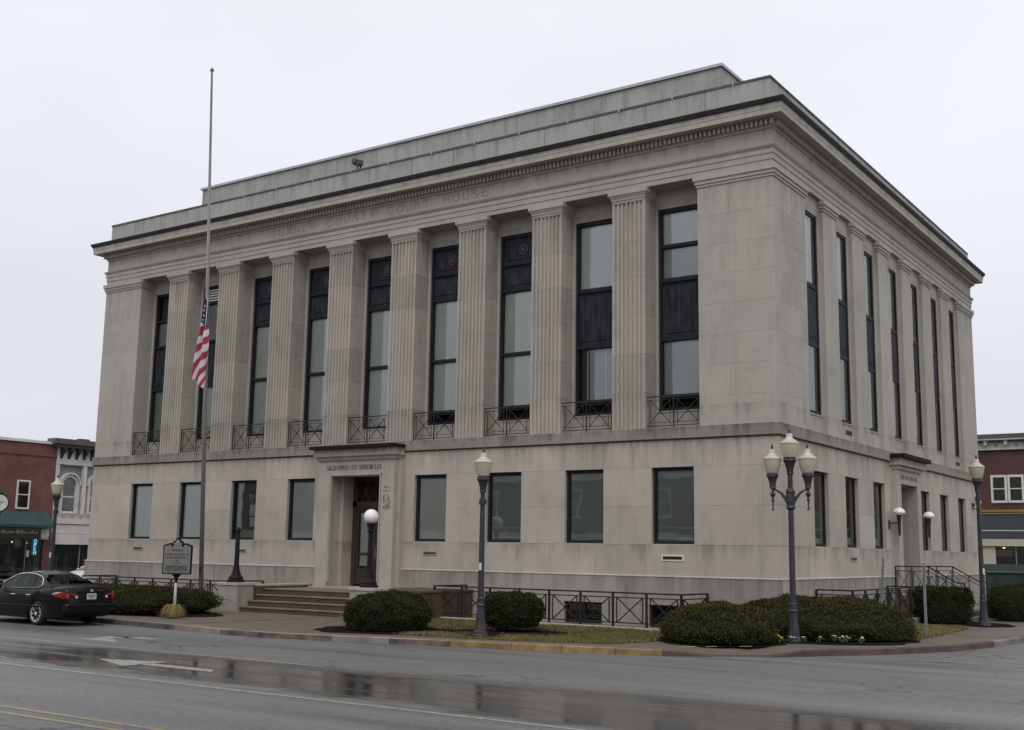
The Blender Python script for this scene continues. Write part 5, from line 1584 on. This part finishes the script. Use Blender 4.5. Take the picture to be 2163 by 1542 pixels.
# ------------------------------------------------------------------ cars
def lerp_tab(tab, s):
    for (a, va), (b, vb) in zip(tab, tab[1:]):
        if s <= b:
            t = 0 if b == a else max(0, (s - a) / (b - a)); t = t * t * (3 - 2 * t) * .5 + t * .5
            return va + (vb - va) * t
    return tab[-1][1]
def make_car(label, paint, loc, rotz, name='parked_car'):
    """sedan; local +x is the rear end direction from the front bumper (x=0 front, x=4.85 rear), y across, z up"""
    root = thing(name, label, 'car', loc, rotz, 'parked cars')
    Lc = 4.85
    top = [(0, .60), (.10, .68), (.45, .80), (1.0, .905), (1.45, .965), (3.9, 1.02), (4.35, 1.055), (4.70, 1.06), (4.80, .98), (4.85, .80)]
    wid = [(0, .56), (.12, .72), (.45, .84), (1.0, .89), (2.4, .905), (3.9, .90), (4.4, .865), (4.7, .80), (4.85, .70)]
    bot = [(0, .34), (.12, .24), (.5, .20), (4.3, .21), (4.7, .27), (4.85, .36)]
    st_ = [0, .05, .12, .25, .45, .6, .72, .84, .96, 1.08, 1.2, 1.32, 1.5, 1.8, 2.1, 2.4, 2.7, 3.0, 3.2, 3.32, 3.44, 3.56, 3.68, 3.80, 3.92, 4.04, 4.16, 4.35, 4.55, 4.68, 4.76, 4.82, 4.85]
    AX = (.93, 3.66)
    vs, fs = [], []
    M = 11
    for s in st_:
        zt_, w, zb0 = lerp_tab(top, s), lerp_tab(wid, s), lerp_tab(bot, s)
        arch = 0
        for ax in AX:
            d = abs(s - ax)
            if d < .37: arch = max(arch, math.sqrt(.37 ** 2 - d * d) + .33)
        zl = max(zb0, arch)
        zl = min(zl, zt_ - .18)
        wa = .74 if arch > zb0 else w * .9
        half = [(0, zb0 if not arch else max(zb0, .42)), (wa * .9, zb0 if not arch else max(zb0, .42)), (w * .955, zl), (w * .995, zl + (zt_ - zl) * .30), (w, zl + (zt_ - zl) * .52), (w * .985, zl + (zt_ - zl) * .74), (w * .965, zt_ - .085), (w * .925, zt_ - .03), (w * .82, zt_ + .002), (w * .45, zt_ + .025), (0, zt_ + .03)]
        for y_, z_ in half: vs.append((s, -y_, z_))
        for y_, z_ in half: vs.append((s, y_, z_))
    K = 2 * M
    for i in range(len(st_) - 1):
        for h in (0, M):
            for j in range(M - 1):
                a, b = i * K + h + j, i * K + h + j + 1
                q = (a, a + K, b + K, b)
                fs.append(q if h == 0 else tuple(reversed(q)))
    n_ = len(st_) - 1
    for base, flip in ((0, False), (n_ * K, True)):
        f = [base + j for j in range(M)] + [base + M + j for j in reversed(range(M))]
        fs.append(tuple(f) if not flip else tuple(reversed(f)))
    m_ = MB(); m_.add(vs, fs)
    body = m_.build('body', paint, root); smooth_by_angle(body, 40)
    # greenhouse
    roof = [(1.42, .97), (1.75, 1.14), (2.15, 1.36), (2.35, 1.425), (2.75, 1.455), (3.10, 1.44), (3.40, 1.37), (3.75, 1.20), (4.12, 1.06)]
    inner = [(1.42, .60), (2.15, .60), (2.75, .585), (3.4, .57), (4.12, .60)]
    gs = [1.42, 1.58, 1.75, 1.95, 2.15, 2.25, 2.35, 2.55, 2.75, 2.80, 2.88, 3.10, 3.28, 3.40, 3.55, 3.75, 3.95, 4.12]
    rows = []
    for s in gs:
        zr, yt = lerp_tab(roof, s), lerp_tab(inner, s)
        wb = lerp_tab(wid, s) * .90; zb2 = lerp_tab(top, s) - .02
        zr = max(zr, zb2 + .012)
        f = min(1, max(0, (zr - zb2) / .40))
        ye = wb + (yt - wb) * f
        rows.append([(s, wb, zb2), (s, ye + .012, zr - .055 * f), (s, ye - .05 * f, zr - .012 * f), (s, ye * .5, zr + .012 * f), (s, 0, zr + .018 * f)])
    gmb = MB(); side_g = {}; rear_g, wind_g = MB(), MB()
    for sg in (-1, 1):
        for i in range(len(gs) - 1):
            mid = (gs[i] + gs[i + 1]) / 2
            for j in range(4):
                P_ = [rows[i][j], rows[i][j + 1], rows[i + 1][j + 1], rows[i + 1][j]]
                P_ = [(p[0], p[1] * sg, p[2]) for p in P_]
                if sg < 0: P_ = P_[::-1]
                if j == 0 and 1.9 < mid < 2.77: tgt = side_g.setdefault(('f', sg), MB())
                elif j == 0 and 2.84 < mid < 3.60: tgt = side_g.setdefault(('r', sg), MB())
                elif j == 0 and 2.77 <= mid <= 2.84: tgt = side_g.setdefault(('p', sg), MB())
                elif j >= 2 and mid < 2.15: tgt = wind_g
                elif j >= 2 and mid > 3.34 and mid < 4.0: tgt = rear_g
                else: tgt = gmb
                tgt.quad(*P_)
    ro = gmb.build('roof', paint, root); smooth_by_angle(ro, 40)
    for (k, sg), q in side_g.items():
        q.build('pillar' if k == 'p' else 'side_window', 'black_trim' if k == 'p' else 'car_glass', root)
    o = rear_g.build('rear_window', 'car_glass', root); smooth_by_angle(o, 40)
    o = wind_g.build('windscreen', 'car_glass', root); smooth_by_angle(o, 40)
    q = MB(); q.box(1.9, 3.6, -.55, .55, .5, .98); q.box(2.7, 2.85, -.5, .5, .98, 1.18); q.build('cabin', 'black_trim', root)
    # bright window trim
    for sg in (-1, 1):
        pts = []
        for i, s in enumerate(gs):
            if 1.6 <= s <= 3.60: pts.append((s, (rows[i][1][1] + .012) * sg, rows[i][1][2] + .006))
        end = gs.index(3.55)
        pts += [(3.66, (rows[end][0][1] * .62 + rows[end][1][1] * .38) * sg, rows[end][0][2] + .10), (3.58, (rows[end][0][1] + .014) * sg, rows[end][0][2] + .025)]
        for i in reversed(range(len(gs))):
            if 1.75 <= gs[i] <= 3.5: pts.append((gs[i], (rows[i][0][1] + .016) * sg, rows[i][0][2] + .022))
        q = MB(); q.tube(pts, .014, 5); q.build('window_trim', 'chrome', root)
        for xx in (2.46, 3.18):
            wv = lerp_tab(wid, xx); q = MB(); q.bbox(xx, xx + .2, sg * (wv + .022) - .012, sg * (wv + .022) + .012, .80, .835, .008); q.build('door_handle', 'chrome', root)
        q = MB(); q.bbox(1.0, 3.9, sg * .905 - .012, sg * .905 + .012, .50, .545, .008); q.build('side_moulding', paint, root)
        q = MB(); q.bbox(1.78, 1.98, sg * 1.0 - .1, sg * 1.0 + .1, .96, 1.09, .03); q.build('mirror', paint, root)
        # lights
        pr = [(4.32, .85), (4.38, .905), (4.52, .93), (4.70, .925), (4.80, .895), (4.81, .79), (4.72, .765), (4.52, .795)]
        q = MB(); vs2 = []
        for x_, z_ in pr:
            vs2.append((x_, (lerp_tab(wid, x_) + .006) * sg, z_))
        cx_ = sum(p[0] for p in vs2) / len(vs2); q.add(vs2, [tuple(range(len(vs2))) if sg < 0 else tuple(reversed(range(len(vs2))))])
        q.add([(4.80, .755 * sg, .90), (4.857, .50 * sg, .89), (4.857, .46 * sg, .76), (4.81, .755 * sg, .76)], [(0, 1, 2, 3) if sg < 0 else (3, 2, 1, 0)])
        tl = q.build('tail_light', 'light_red', root)
        q = MB(); q.add([(4.30, (lerp_tab(wid, 4.3) + .010) * sg, .85), (4.36, (lerp_tab(wid, 4.36) + .010) * sg, .90), (4.52, (lerp_tab(wid, 4.52) + .010) * sg, .935), (4.66, (lerp_tab(wid, 4.66) + .010) * sg, .93), (4.5, (lerp_tab(wid, 4.5) + .012) * sg, .89)], [(0, 1, 2, 3, 4) if sg < 0 else (4, 3, 2, 1, 0)])
        q.add([(4.860, .52 * sg, .835), (4.862, .44 * sg, .83), (4.862, .45 * sg, .765), (4.860, .52 * sg, .77)], [(0, 1, 2, 3) if sg < 0 else (3, 2, 1, 0)]); q.build('clear_lens', 'light_clear', tl)
        q = MB(); q.sphere((.12, .58 * sg, .64), .12, 10, 6, .6); q.build('headlight', 'light_clear', root)
        q = MB(); q.bar((4.83, .40 * sg, .965), (4.84, .20 * sg, .967), .03, .01); q.build('badge', 'chrome', root)
    # plate, garnish, bumper lip
    q = MB(); q.box(4.842, 4.862, -.15, .15, .73, .885); pl_ = q.build('number_plate', 'plate', root)
    q = MB(); q.box(4.862, 4.865, -.12, .12, .80, .85); q.box(4.862, 4.865, -.08, .05, .755, .785); q.build('plate_mark', 'plate_green', pl_)
    q = MB(); q.lathe([(.05, 0), (.05, .012)], 14, (0, 0, 0)); bd = q.build('badge', 'chrome', root, loc=(4.835, 0, .965)); bd.rotation_euler = (0, R(80), 0); bd.scale = (.8, 1.2, 1)
    q = MB(); q.bbox(4.60, 4.90, -.80, .80, .36, .62, .05); q.build('bumper', paint, root)
    q = MB(); q.tube([(3.42, .12, 1.37), (3.62, .12, 1.42)], .01, 5); q.build('aerial', 'black_trim', root)
    # wheels
    for ax in AX:
        for sg in (-1, 1):
            wh = empty_part('wheel', root, (ax, sg * .80, .325))
            def ry(prof, n=28):
                t_ = MB(); t_.lathe(prof, n); t_.v = [(x_, z_ * sg, y_) for x_, y_, z_ in t_.v]; return t_
            t_ = ry([(.20, -.10), (.30, -.105), (.325, -.07), (.328, .05), (.30, .095), (.235, .10), (.225, .06), (.05, .055)]); t_.build('tyre', 'tyre', wh)
            rm = MB()
            rmr = ry([(.235, .06), (.237, .098), (.215, .10), (.205, .07)]); rmr.build('rim', 'alloy', wh)
            sp_ = MB()
            for k in range(9):
                a = 2 * math.pi * k / 9
                c, s_ = math.cos(a), math.sin(a)
                yo, yi = .088 * sg, .078 * sg
                nx, nz = -s_ * .022, c * .022
                sp_.add([(.04 * c - nx, yo, .04 * s_ - nz), (.04 * c + nx, yo, .04 * s_ + nz), (.215 * c + nx * 1.3, yo, .215 * s_ + nz * 1.3), (.215 * c - nx * 1.3, yo, .215 * s_ - nz * 1.3)], [(0, 1, 2, 3), (3, 2, 1, 0)])
            sp_.build('spokes', 'alloy', wh)
            hb_ = ry([(.055, .06), (.055, .095), (.03, .10)], 12); hb_.build('hub_cap', 'alloy', wh)
    q = MB(); q.box(.4, 4.4, -.72, .72, .22, .5); q.build('underbody', 'black_trim', root)
    return root
make_car('dark maroon sedan parked at the kerb on the left edge', 'paint_maroon', (-20.95, -10.15, 0.0), 0)
make_car('white sedan showing only its roof behind the dark car and the courthouse corner', 'paint_silver_white', (-37.4, 3.4, 0.0), R(90))

# ------------------------------------------------------------------ left shops (face east across the cross street)
XL = -54.0
def shop_shell(root, x0, x1, y0, y1, h, mat, name='wall'):
    m_ = MB(); m_.box(x0, x1, y0, y1, 3.3, h); m_.build(name, mat, root)
brk = thing('brick_shop', 'two storey red brick shop with a green awning on the far left', 'building', (XL, 0, 0), 0)
m_ = MB(); m_.box(-14, 0, -14, 14.1, 3.2, 8.55); m_.box(-14, -1.2, -14, 14.1, 0, 3.2); m_.box(-1.2, 0, -14, -13.2, 0, 3.2); m_.box(-1.2, 0.0, 13.6, 14.1, 0, 3.2)
m_.build('wall', 'brick_red', brk)
m_ = MB(); m_.box(-14, .12, -14, 14.1, 8.55, 8.72); m_.build('coping', 'white_trim', brk)
m_ = MB(); m_.box(0, .06, -14, 14.1, 7.75, 7.95); m_.build('brick_band', 'brick_red', brk)
for yv in (11.92, 6.9, 1.9, -3.1, -8.1):
    m_ = MB(); m_.box(-.02, .06, yv - .46, yv - .36, 4.38, 6.17); m_.box(-.02, .06, yv + .36, yv + .46, 4.38, 6.17); m_.box(-.02, .06, yv - .36, yv + .36, 6.07, 6.17); m_.box(-.02, .08, yv - .36, yv + .36, 4.38, 4.48); m_.box(-.01, .05, yv - .36, yv + .36, 5.24, 5.30)
    w_ = m_.build('window', 'white_trim', brk)
    m_ = MB(); m_.quad((.03, yv - .36, 4.48), (.03, yv + .36, 4.48), (.03, yv + .36, 6.07), (.03, yv - .36, 6.07)); m_.build('pane', 'glass', w_)
    m_ = MB(); m_.box(.004, .012, yv - .36, yv + .36, 4.48, 6.07); m_.build('blind', 'shop_dark', w_)
m_ = MB(); m_.add([(0, -13.5, 4.25), (0, 13.75, 4.25), (.85, 13.75, 3.42), (.85, -13.5, 3.42), (.85, -13.5, 3.25), (.85, 13.75, 3.25), (0, 13.75, 3.25), (0, -13.5, 3.25)], [(0, 3, 2, 1), (3, 4, 5, 2), (1, 2, 5, 6), (0, 7, 4, 3)])
m_.build('awning', 'awning_green', brk)
m_ = MB(); m_.box(.3, 1.6, 3.0, 12.35, 2.55, 3.2); cn = m_.build('canopy_sign', 'canopy_black', brk)
m_ = MB(); rr = random.Random(2); yv = 8.9
while yv < 12.0:
    hh = rr.uniform(.08, .2); m_.box(1.6, 1.612, yv, yv + rr.uniform(.05, .14), 2.86, 2.86 + hh); yv += rr.uniform(.12, .22)
m_.build('gold_script', 'gold_mark', cn)
m_ = MB(); m_.box(.02, .3, 12.4, 13.75, 2.55, 3.22); m_.add([(.31, 12.4, 3.2), (.31, 13.75, 3.2), (.36, 13.75, 2.75), (.36, 13.3, 2.62), (.36, 12.9, 2.75), (.36, 12.4, 2.6)], [(0, 1, 2, 3, 4, 5)]); m_.build('drop_sign', 'cloth_white', brk)
m_ = MB(); m_.box(-1.15, -1.1, -13, 13.6, 0, 3.2); m_.build('shop_interior', 'shop_dark', brk)
rr = random.Random(6)
for nm, mt, items in (('dress', 'shop_red', [(10.2, .2, 2.1), (11.0, .2, 1.9), (9.3, .3, 2.2)]), ('mannequin', 'shop_tan', [(11.6, 1.0, 2.0), (13.1, .8, 1.5), (10.6, 1.3, 1.9)]), ('gown', 'shop_grey', [(12.0, .2, 1.3)])):
    for (yv, z0, z1) in items:
        m_ = MB(); m_.lathe([(.30, z0), (.24, z0 + (z1 - z0) * .35), (.10, z0 + (z1 - z0) * .65), (.17, z0 + (z1 - z0) * .85), (.05, z1)], 10, (-.6, yv, 0)); m_.build(nm, mt, brk)
for yv in (12.45, 10.1, 7.5, 4.8, 2, -1, -4, -7, -10):
    m_ = MB(); m_.box(-.12, -.04, yv - .03, yv + .03, 0, 3.2); m_.build('mullion', 'galvanised', brk)
m_ = MB(); m_.quad((-.08, -13, .3), (-.08, 13.6, .3), (-.08, 13.6, 3.2), (-.08, -13, 3.2)); m_.build('shop_glass', 'glass', brk)
m_ = MB(); m_.box(-.9, -.2, 13.15, 13.6, 0, 3.2); m_.build('curtain', 'shop_grey', brk)
m_ = MB(); m_.box(-.05, -.04, 12.52, 12.72, 1.45, 1.85); m_.build('notice', 'paper', brk)
# the vertical neon sign
ns_ = empty_part('neon_sign', brk, (-.05, 13.08, 0))
nl = MB()
def neon_letter(strokes, z, hz, wy):
    for s_ in strokes:
        P_ = [(.02, (px_ - .42) * wy, z + py_ * hz) for px_, py_ in s_]
        nl.tube(P_, .02, 5)
for ch, z in zip('OPEN', (2.32, 2.08, 1.84, 1.60)): neon_letter(GL[ch], z, .19, .22)
nl.build('lettering', 'neon_green', ns_)
m_ = MB(); m_.box(-.02, 0, -.22, .16, 1.52, 2.58); m_.build('back_plate', 'neon_violet', ns_)
for yv, z in ((12.9, 2.3), (10.9, 2.15), (11.9, 2.35)):
    m_ = MB(); m_.sphere((-.7, yv, z), .05, 8, 6); m_.build('ceiling_bulb', 'lamp_glow', brk)

wht = thing('white_shop', 'pale painted shop with arched windows and bracketed cornice at the far left', 'building', (XL, 14.1, 0), 0)
m_ = MB(); m_.box(-14, -.25, 0, 13.5, 3.3, 8.3); m_.box(-14, -1.2, 0, 13.5, 0, 3.3)
for yv in (0, 2.05, 4.10, 6.15, 8.2, 10.25, 12.3): m_.box(-.25, 0, yv, yv + .28, 3.5, 7.55)
m_.box(-.25, .02, 0, 13.5, 7.35, 7.62)
m_.build('wall', 'painted_white', wht)
m_ = MB(); m_.box(-.25, .05, 0, 13.5, 3.9, 4.25); m_.build('sill_band', 'painted_dirty', wht)
m_ = MB(); m_.box(-.3, .12, 0, 13.5, 3.55, 3.9); m_.box(-.3, .06, 0, 13.5, 2.95, 3.5); m_.box(-.3, .14, 0, 13.5, 2.25, 2.93); m_.build('fascia', 'painted_white', wht)
m_ = MB(); m_.box(-.4, .55, -.5, 13.7, 8.62, 8.95); m_.box(-.4, .35, -.35, 13.6, 8.42, 8.62); m_.box(.05, .5, 1.3, 2.0, 8.95, 9.05); m_.build('cornice', 'roof_slate', wht)
m_ = MB(); m_.box(-.25, .04, 0, 13.5, 7.62, 8.42); m_.build('frieze', 'painted_white', wht)
bk = MB(); bk.add([(0, -.1, 8.42), (.42, -.1, 8.42), (.38, -.1, 8.2), (.12, -.1, 7.95), (.02, -.1, 7.7), (0, .1, 8.42), (.42, .1, 8.42), (.38, .1, 8.2), (.12, .1, 7.95), (.02, .1, 7.7)], [(0, 4, 3, 2, 1), (5, 6, 7, 8, 9), (1, 2, 7, 6), (2, 3, 8, 7), (3, 4, 9, 8)])
bk_me = bk.mesh('bracket', 'gutter_metal')
for i in range(24): link('bracket', bk_me, wht, (.03, .3 + i * .56, 0))
for yv in (1.16, 3.21, 5.26, 7.31, 9.36, 11.41):
    sh = MB(); NS = 12
    def arc(r, x): return [(x, yv + r * math.cos(math.pi * k / NS), 6.05 + r * math.sin(math.pi * k / NS)) for k in range(NS + 1)]
    for (r0, r1, x0) in ((.70, .80, .03), (.50, .68, -.08)):
        a, b = arc(r0, x0), arc(r1, x0); c, d = arc(r0, -.25), arc(r1, -.25); nn = NS + 1
        sh.add(a + b + c + d, [(k, k + 1, nn + k + 1, nn + k) for k in range(NS)] + [(k + 1, k, 2 * nn + k, 2 * nn + k + 1) for k in range(NS)] + [(nn + k, nn + k + 1, 3 * nn + k + 1, 3 * nn + k) for k in range(NS)])
    for sg in (-1, 1):
        sh.box(-.25, .0, min(yv + sg * .52, yv + sg * .68), max(yv + sg * .52, yv + sg * .68), 4.25, 6.05)
    w_ = sh.build('window', 'painted_white', wht)
    q = MB(); q.add([(-.18, yv - .5, 4.35), (-.18, yv + .5, 4.35)] + arc(.5, -.18), [tuple(range(NS + 3))]); q.build('pane', 'glass', w_)
    q = MB(); q.add([(-.22, yv - .52, 4.5), (-.22, yv + .52, 4.5)] + arc(.5, -.22), [tuple(range(NS + 3))]); q.build('blind', 'blind_white', w_)
    q = MB(); q.box(-.2, -.12, yv - .5, yv + .5, 5.25, 5.33); q.box(-.2, -.12, yv - .54, yv - .46, 4.3, 6.05); q.box(-.2, -.12, yv + .46, yv + .54, 4.3, 6.05); q.box(-.2, .0, yv - .54, yv + .54, 4.22, 4.36); q.build('sash', 'white_trim', w_)
    q = MB(); q.box(-.245, -.235, yv - .9, yv + .9, 6.1, 7.3); q.build('spandrel', 'shop_grey', w_)
m_ = MB(); m_.box(-1.15, -1.1, 0.1, 13.4, 0, 2.3); m_.build('shop_interior', 'shop_dark', wht)
m_ = MB(); m_.quad((-.1, .1, .4), (-.1, 13.4, .4), (-.1, 13.4, 2.25), (-.1, .1, 2.25)); m_.build('shop_glass', 'glass', wht)
for yv in (.06, 2.2, 4.6, 7, 9.4): m_ = MB(); m_.box(-.14, -.05, yv, yv + .06, 0, 2.25); m_.build('mullion', 'galvanised', wht)
for yv in (.9, 1.6, 2.9): m_ = MB(); m_.lathe([(.2, .4), (.1, 1.0), (.16, 1.3), (.04, 1.6)], 8, (-.6, yv, 0)); m_.build('window_display', 'shop_tan', wht)
fill([(XL, -40), (XL + 4, -40), (XL + 4, 40), (XL, 40)], .12, 'pavement', 'concrete', 'pavement in front of the shops on the far left', 'pavement')
# street clock
ck = thing('street_clock', 'round white street clock on a post cut off by the left edge', 'clock', (-44.1, 4.24, 0), R(58))
m_ = MB(); m_.lathe([(.48, -.12), (.50, -.08), (.50, .08), (.48, .12)], 28); m_.v = [(x_, z_, y_ + 4.32) for x_, y_, z_ in m_.v]; m_.build('case', 'iron', ck)
for s_ in (-1, 1):
    m_ = MB(); m_.lathe([(.42, 0), (.42, .012)], 28); m_.v = [(x_, s_ * (.118 + z_), y_ + 4.32) for x_, y_, z_ in m_.v]; fc = m_.build('dial', 'clock_face', ck)
    m_ = MB(); m_.bar((-.18, s_ * .134, 4.30), (0, s_ * .134, 4.36), .05, .008, up=(0, 1, 0)); m_.bar((0, s_ * .134, 4.36), (.2, s_ * .134, 4.34), .05, .008, up=(0, 1, 0)); m_.bar((-.15, s_ * .134, 4.22), (.12, s_ * .134, 4.26), .04, .008, up=(0, 1, 0)); m_.build('emblem', 'gold_mark', fc)
m_ = MB(); m_.lathe([(.14, 4.80), (.22, 4.84), (.12, 4.95), (.03, 5.1)], 12); m_.build('crown', 'iron', ck)
m_ = MB(); m_.lathe([(.3, 0), (.25, .3), (.12, .6), (.09, 3.6), (.14, 3.82)], 12); m_.build('post', 'iron', ck)

# ------------------------------------------------------------------ right-hand brick building across the back street
YB = 44.0
rb = thing('brick_storefront', 'dark brick two storey building with white sash windows at the right edge', 'building', (0, YB, 0), 0)
m_ = MB(); m_.box(-20, 16, 0, 12, 4.9, 8.86); m_.box(-20, 16, 1.2, 12, 0, 4.9); m_.build('wall', 'brick_dark', rb)
m_ = MB(); m_.box(-20, 16, -.06, 0, 8.86, 9.38); m_.box(-20.1, 16.1, -.18, 0, 8.80, 8.88); m_.build('frieze', 'brick_cornice', rb)
m_ = MB(); m_.box(-20.2, 16.2, -.42, .1, 9.38, 9.5); m_.build('eaves', 'brick_cornice', rb)
m_ = MB(); m_.box(-20.2, 16.2, -.46, 12, 9.5, 9.74); m_.build('roof', 'roof_slate', rb)
br_me = MB().box(-.09, .09, -.3, -.06, 9.08, 9.38).mesh('bracket', 'brick_cornice')
pn_me = MB().box(-.1, .1, -.07, -.06, 9.0, 9.16).mesh('frieze_panel', 'shop_grey')
dn_ = MB()
for i in range(30):
    link('bracket', br_me, rb, (-19 + i * 1.16, 0, 0)); link('frieze_panel', pn_me, rb, (-18.42 + i * 1.16, 0, 0))
    m_ = None
for i in range(180): dn_.box(-19.5 + i * .19, -19.4 + i * .19, -.2, -.06, 9.26, 9.36)
dn_.build('dentil_row', 'roof_slate', rb, kind='stuff')
for i in range(8):
    xc = -18.1 + i * 3.55 + 1.07
    for dx in (-.48, .48):
        m_ = MB(); a, b = xc + dx - .46, xc + dx + .46
        m_.box(a, a + .13, -.06, .1, 5.6, 7.28); m_.box(b - .13, b, -.06, .1, 5.6, 7.28); m_.box(a + .13, b - .13, -.06, .1, 7.14, 7.28); m_.box(a + .13, b - .13, -.09, .1, 5.6, 5.74); m_.box(a + .13, b - .13, -.04, .08, 6.42, 6.48)
        w_ = m_.build('window', 'white_trim', rb)
        m_ = MB(); glazing(m_, a + .13, b - .13, -.02, 5.74, 7.14); m_.build('pane', 'glass', w_)
        m_ = MB(); m_.box(a + .13, b - .13, -.012, -.006, 5.74, 7.14); m_.build('blind', 'shop_dark', w_)
m_ = MB(); m_.box(-20, 16, -.14, 0, 4.92, 5.02); m_.box(-20, 16, -.18, 0, 5.06, 5.18); m_.build('gilt_moulding', 'store_gold', rb)
m_ = MB(); m_.box(-20, 16, -.10, 0, 3.45, 4.90); m_.build('fascia', 'store_blue', rb)
m_ = MB(); m_.box(-20, 16, -.115, -.10, 3.92, 3.97); m_.build('fascia_line', 'white_trim', rb)
m_ = MB(); m_.box(-20, 16, -.16, .3, 3.02, 3.44); m_.build('cream_band', 'store_cream', rb)
m_ = MB(); m_.box(-20, 16, -.04, .2, 1.55, 1.95); m_.box(-20, 16, -.02, .2, .0, 1.55); m_.build('stallriser', 'store_green', rb)
m_ = MB(); m_.box(-20, 16, 1.18, 1.2, 1.9, 3.1); m_.build('shop_interior', 'shop_dark', rb)
m_ = MB(); glazing(m_, -20, 16, .1, 1.95, 3.02); m_.build('shop_glass', 'glass', rb)
for xx in (-18, -15.5, -13, -10.5, -8, -5.5, -2.55, .2, 2.7, 5.2, 7.7): m_ = MB(); m_.box(xx - .03, xx + .03, .04, .14, 1.95, 3.02); m_.build('mullion', 'galvanised', rb)
m_ = MB(); m_.box(-4.4, -3.7, -.02, .15, 1.95, 3.02); m_.build('pier', 'store_cream', rb)
m_ = MB(); m_.box(-3.75, -2.75, .16, .17, 2.4, 2.78); m_.build('window_sign', 'shop_grey', rb)
m_ = MB(); m_.sphere((-3.35, .7, 2.92), .09, 8, 5, .5); m_.build('ceiling_lamp', 'lamp_glow', rb)
fill([(-22, YB - 3), (30, YB - 3), (30, YB), (-22, YB)], .12, 'pavement', 'concrete', 'pavement before the dark brick building on the right', 'pavement')
dm = thing('dumpster', 'dark green dumpster at the back corner of the courthouse', 'dumpster', (-1.9, 36.5, .0), R(4))
m_ = MB(); m_.bbox(-1.6, 2.2, -1, 1, .15, 1.5, .03); m_.build('body', 'dumpster_green', dm)
rb_me = MB().box(-.05, .05, -1.06, -1.0, .2, 1.45).mesh('rib', 'dumpster_green')
for i in range(6): link('rib', rb_me, dm, (-1.4 + i * .68, 0, 0))
m_ = MB(); m_.bbox(-1.65, 2.25, -1.08, 1.05, 1.5, 1.6, .02); m_.build('lid', 'store_green', dm)

# ------------------------------------------------------------------ buildings across the street, seen only as reflections
for i, (x0, x1, h, mt, lab) in enumerate(((-62, -38, 8.6, 'brick_dark', 'dark brick shop row across the street on the left, seen reflected'), (-37.8, -16, 7.6, 'brick_dark', 'brick shop across the street opposite the entrance, seen reflected'), (-15.8, 4, 8.8, 'painted_dirty', 'pale painted shop across the street, seen reflected'))):
    op = thing('opposite_shop', lab, 'building', (x0, -37.0, 0))
    w = x1 - x0
    m_ = MB(); m_.box(0, w, -10, 0, 0, h); m_.build('wall', mt, op)
    m_ = MB(); m_.box(-.1, w + .1, 0, .35, h - .5, h + .1); m_.build('cornice', 'painted_white', op)
    m_ = MB(); m_.box(.4, w - .4, 0, .05, .5, 3.0); m_.build('shop_glass', 'shop_dark', op)
    m_ = MB(); m_.box(.2, w - .2, 0, .12, 3.1, 3.6); m_.build('fascia', 'white_trim', op)
    for k in range(int(w / 3.4)):
        xx = 1.6 + k * 3.4
        m_ = MB(); m_.box(xx - .62, xx + .62, 0, .06, 4.5, 6.5); w_ = m_.build('window', 'white_trim', op)
        m_ = MB(); m_.box(xx - .5, xx + .5, .06, .065, 4.62, 5.5); m_.box(xx - .5, xx + .5, .06, .065, 5.58, 6.38); m_.build('pane', 'shop_dark', w_)
fill([(-70, -37), (10, -37), (10, -33.6), (-70, -33.6)], .12, 'pavement', 'concrete', 'pavement on the near side of the street below the camera', 'pavement')
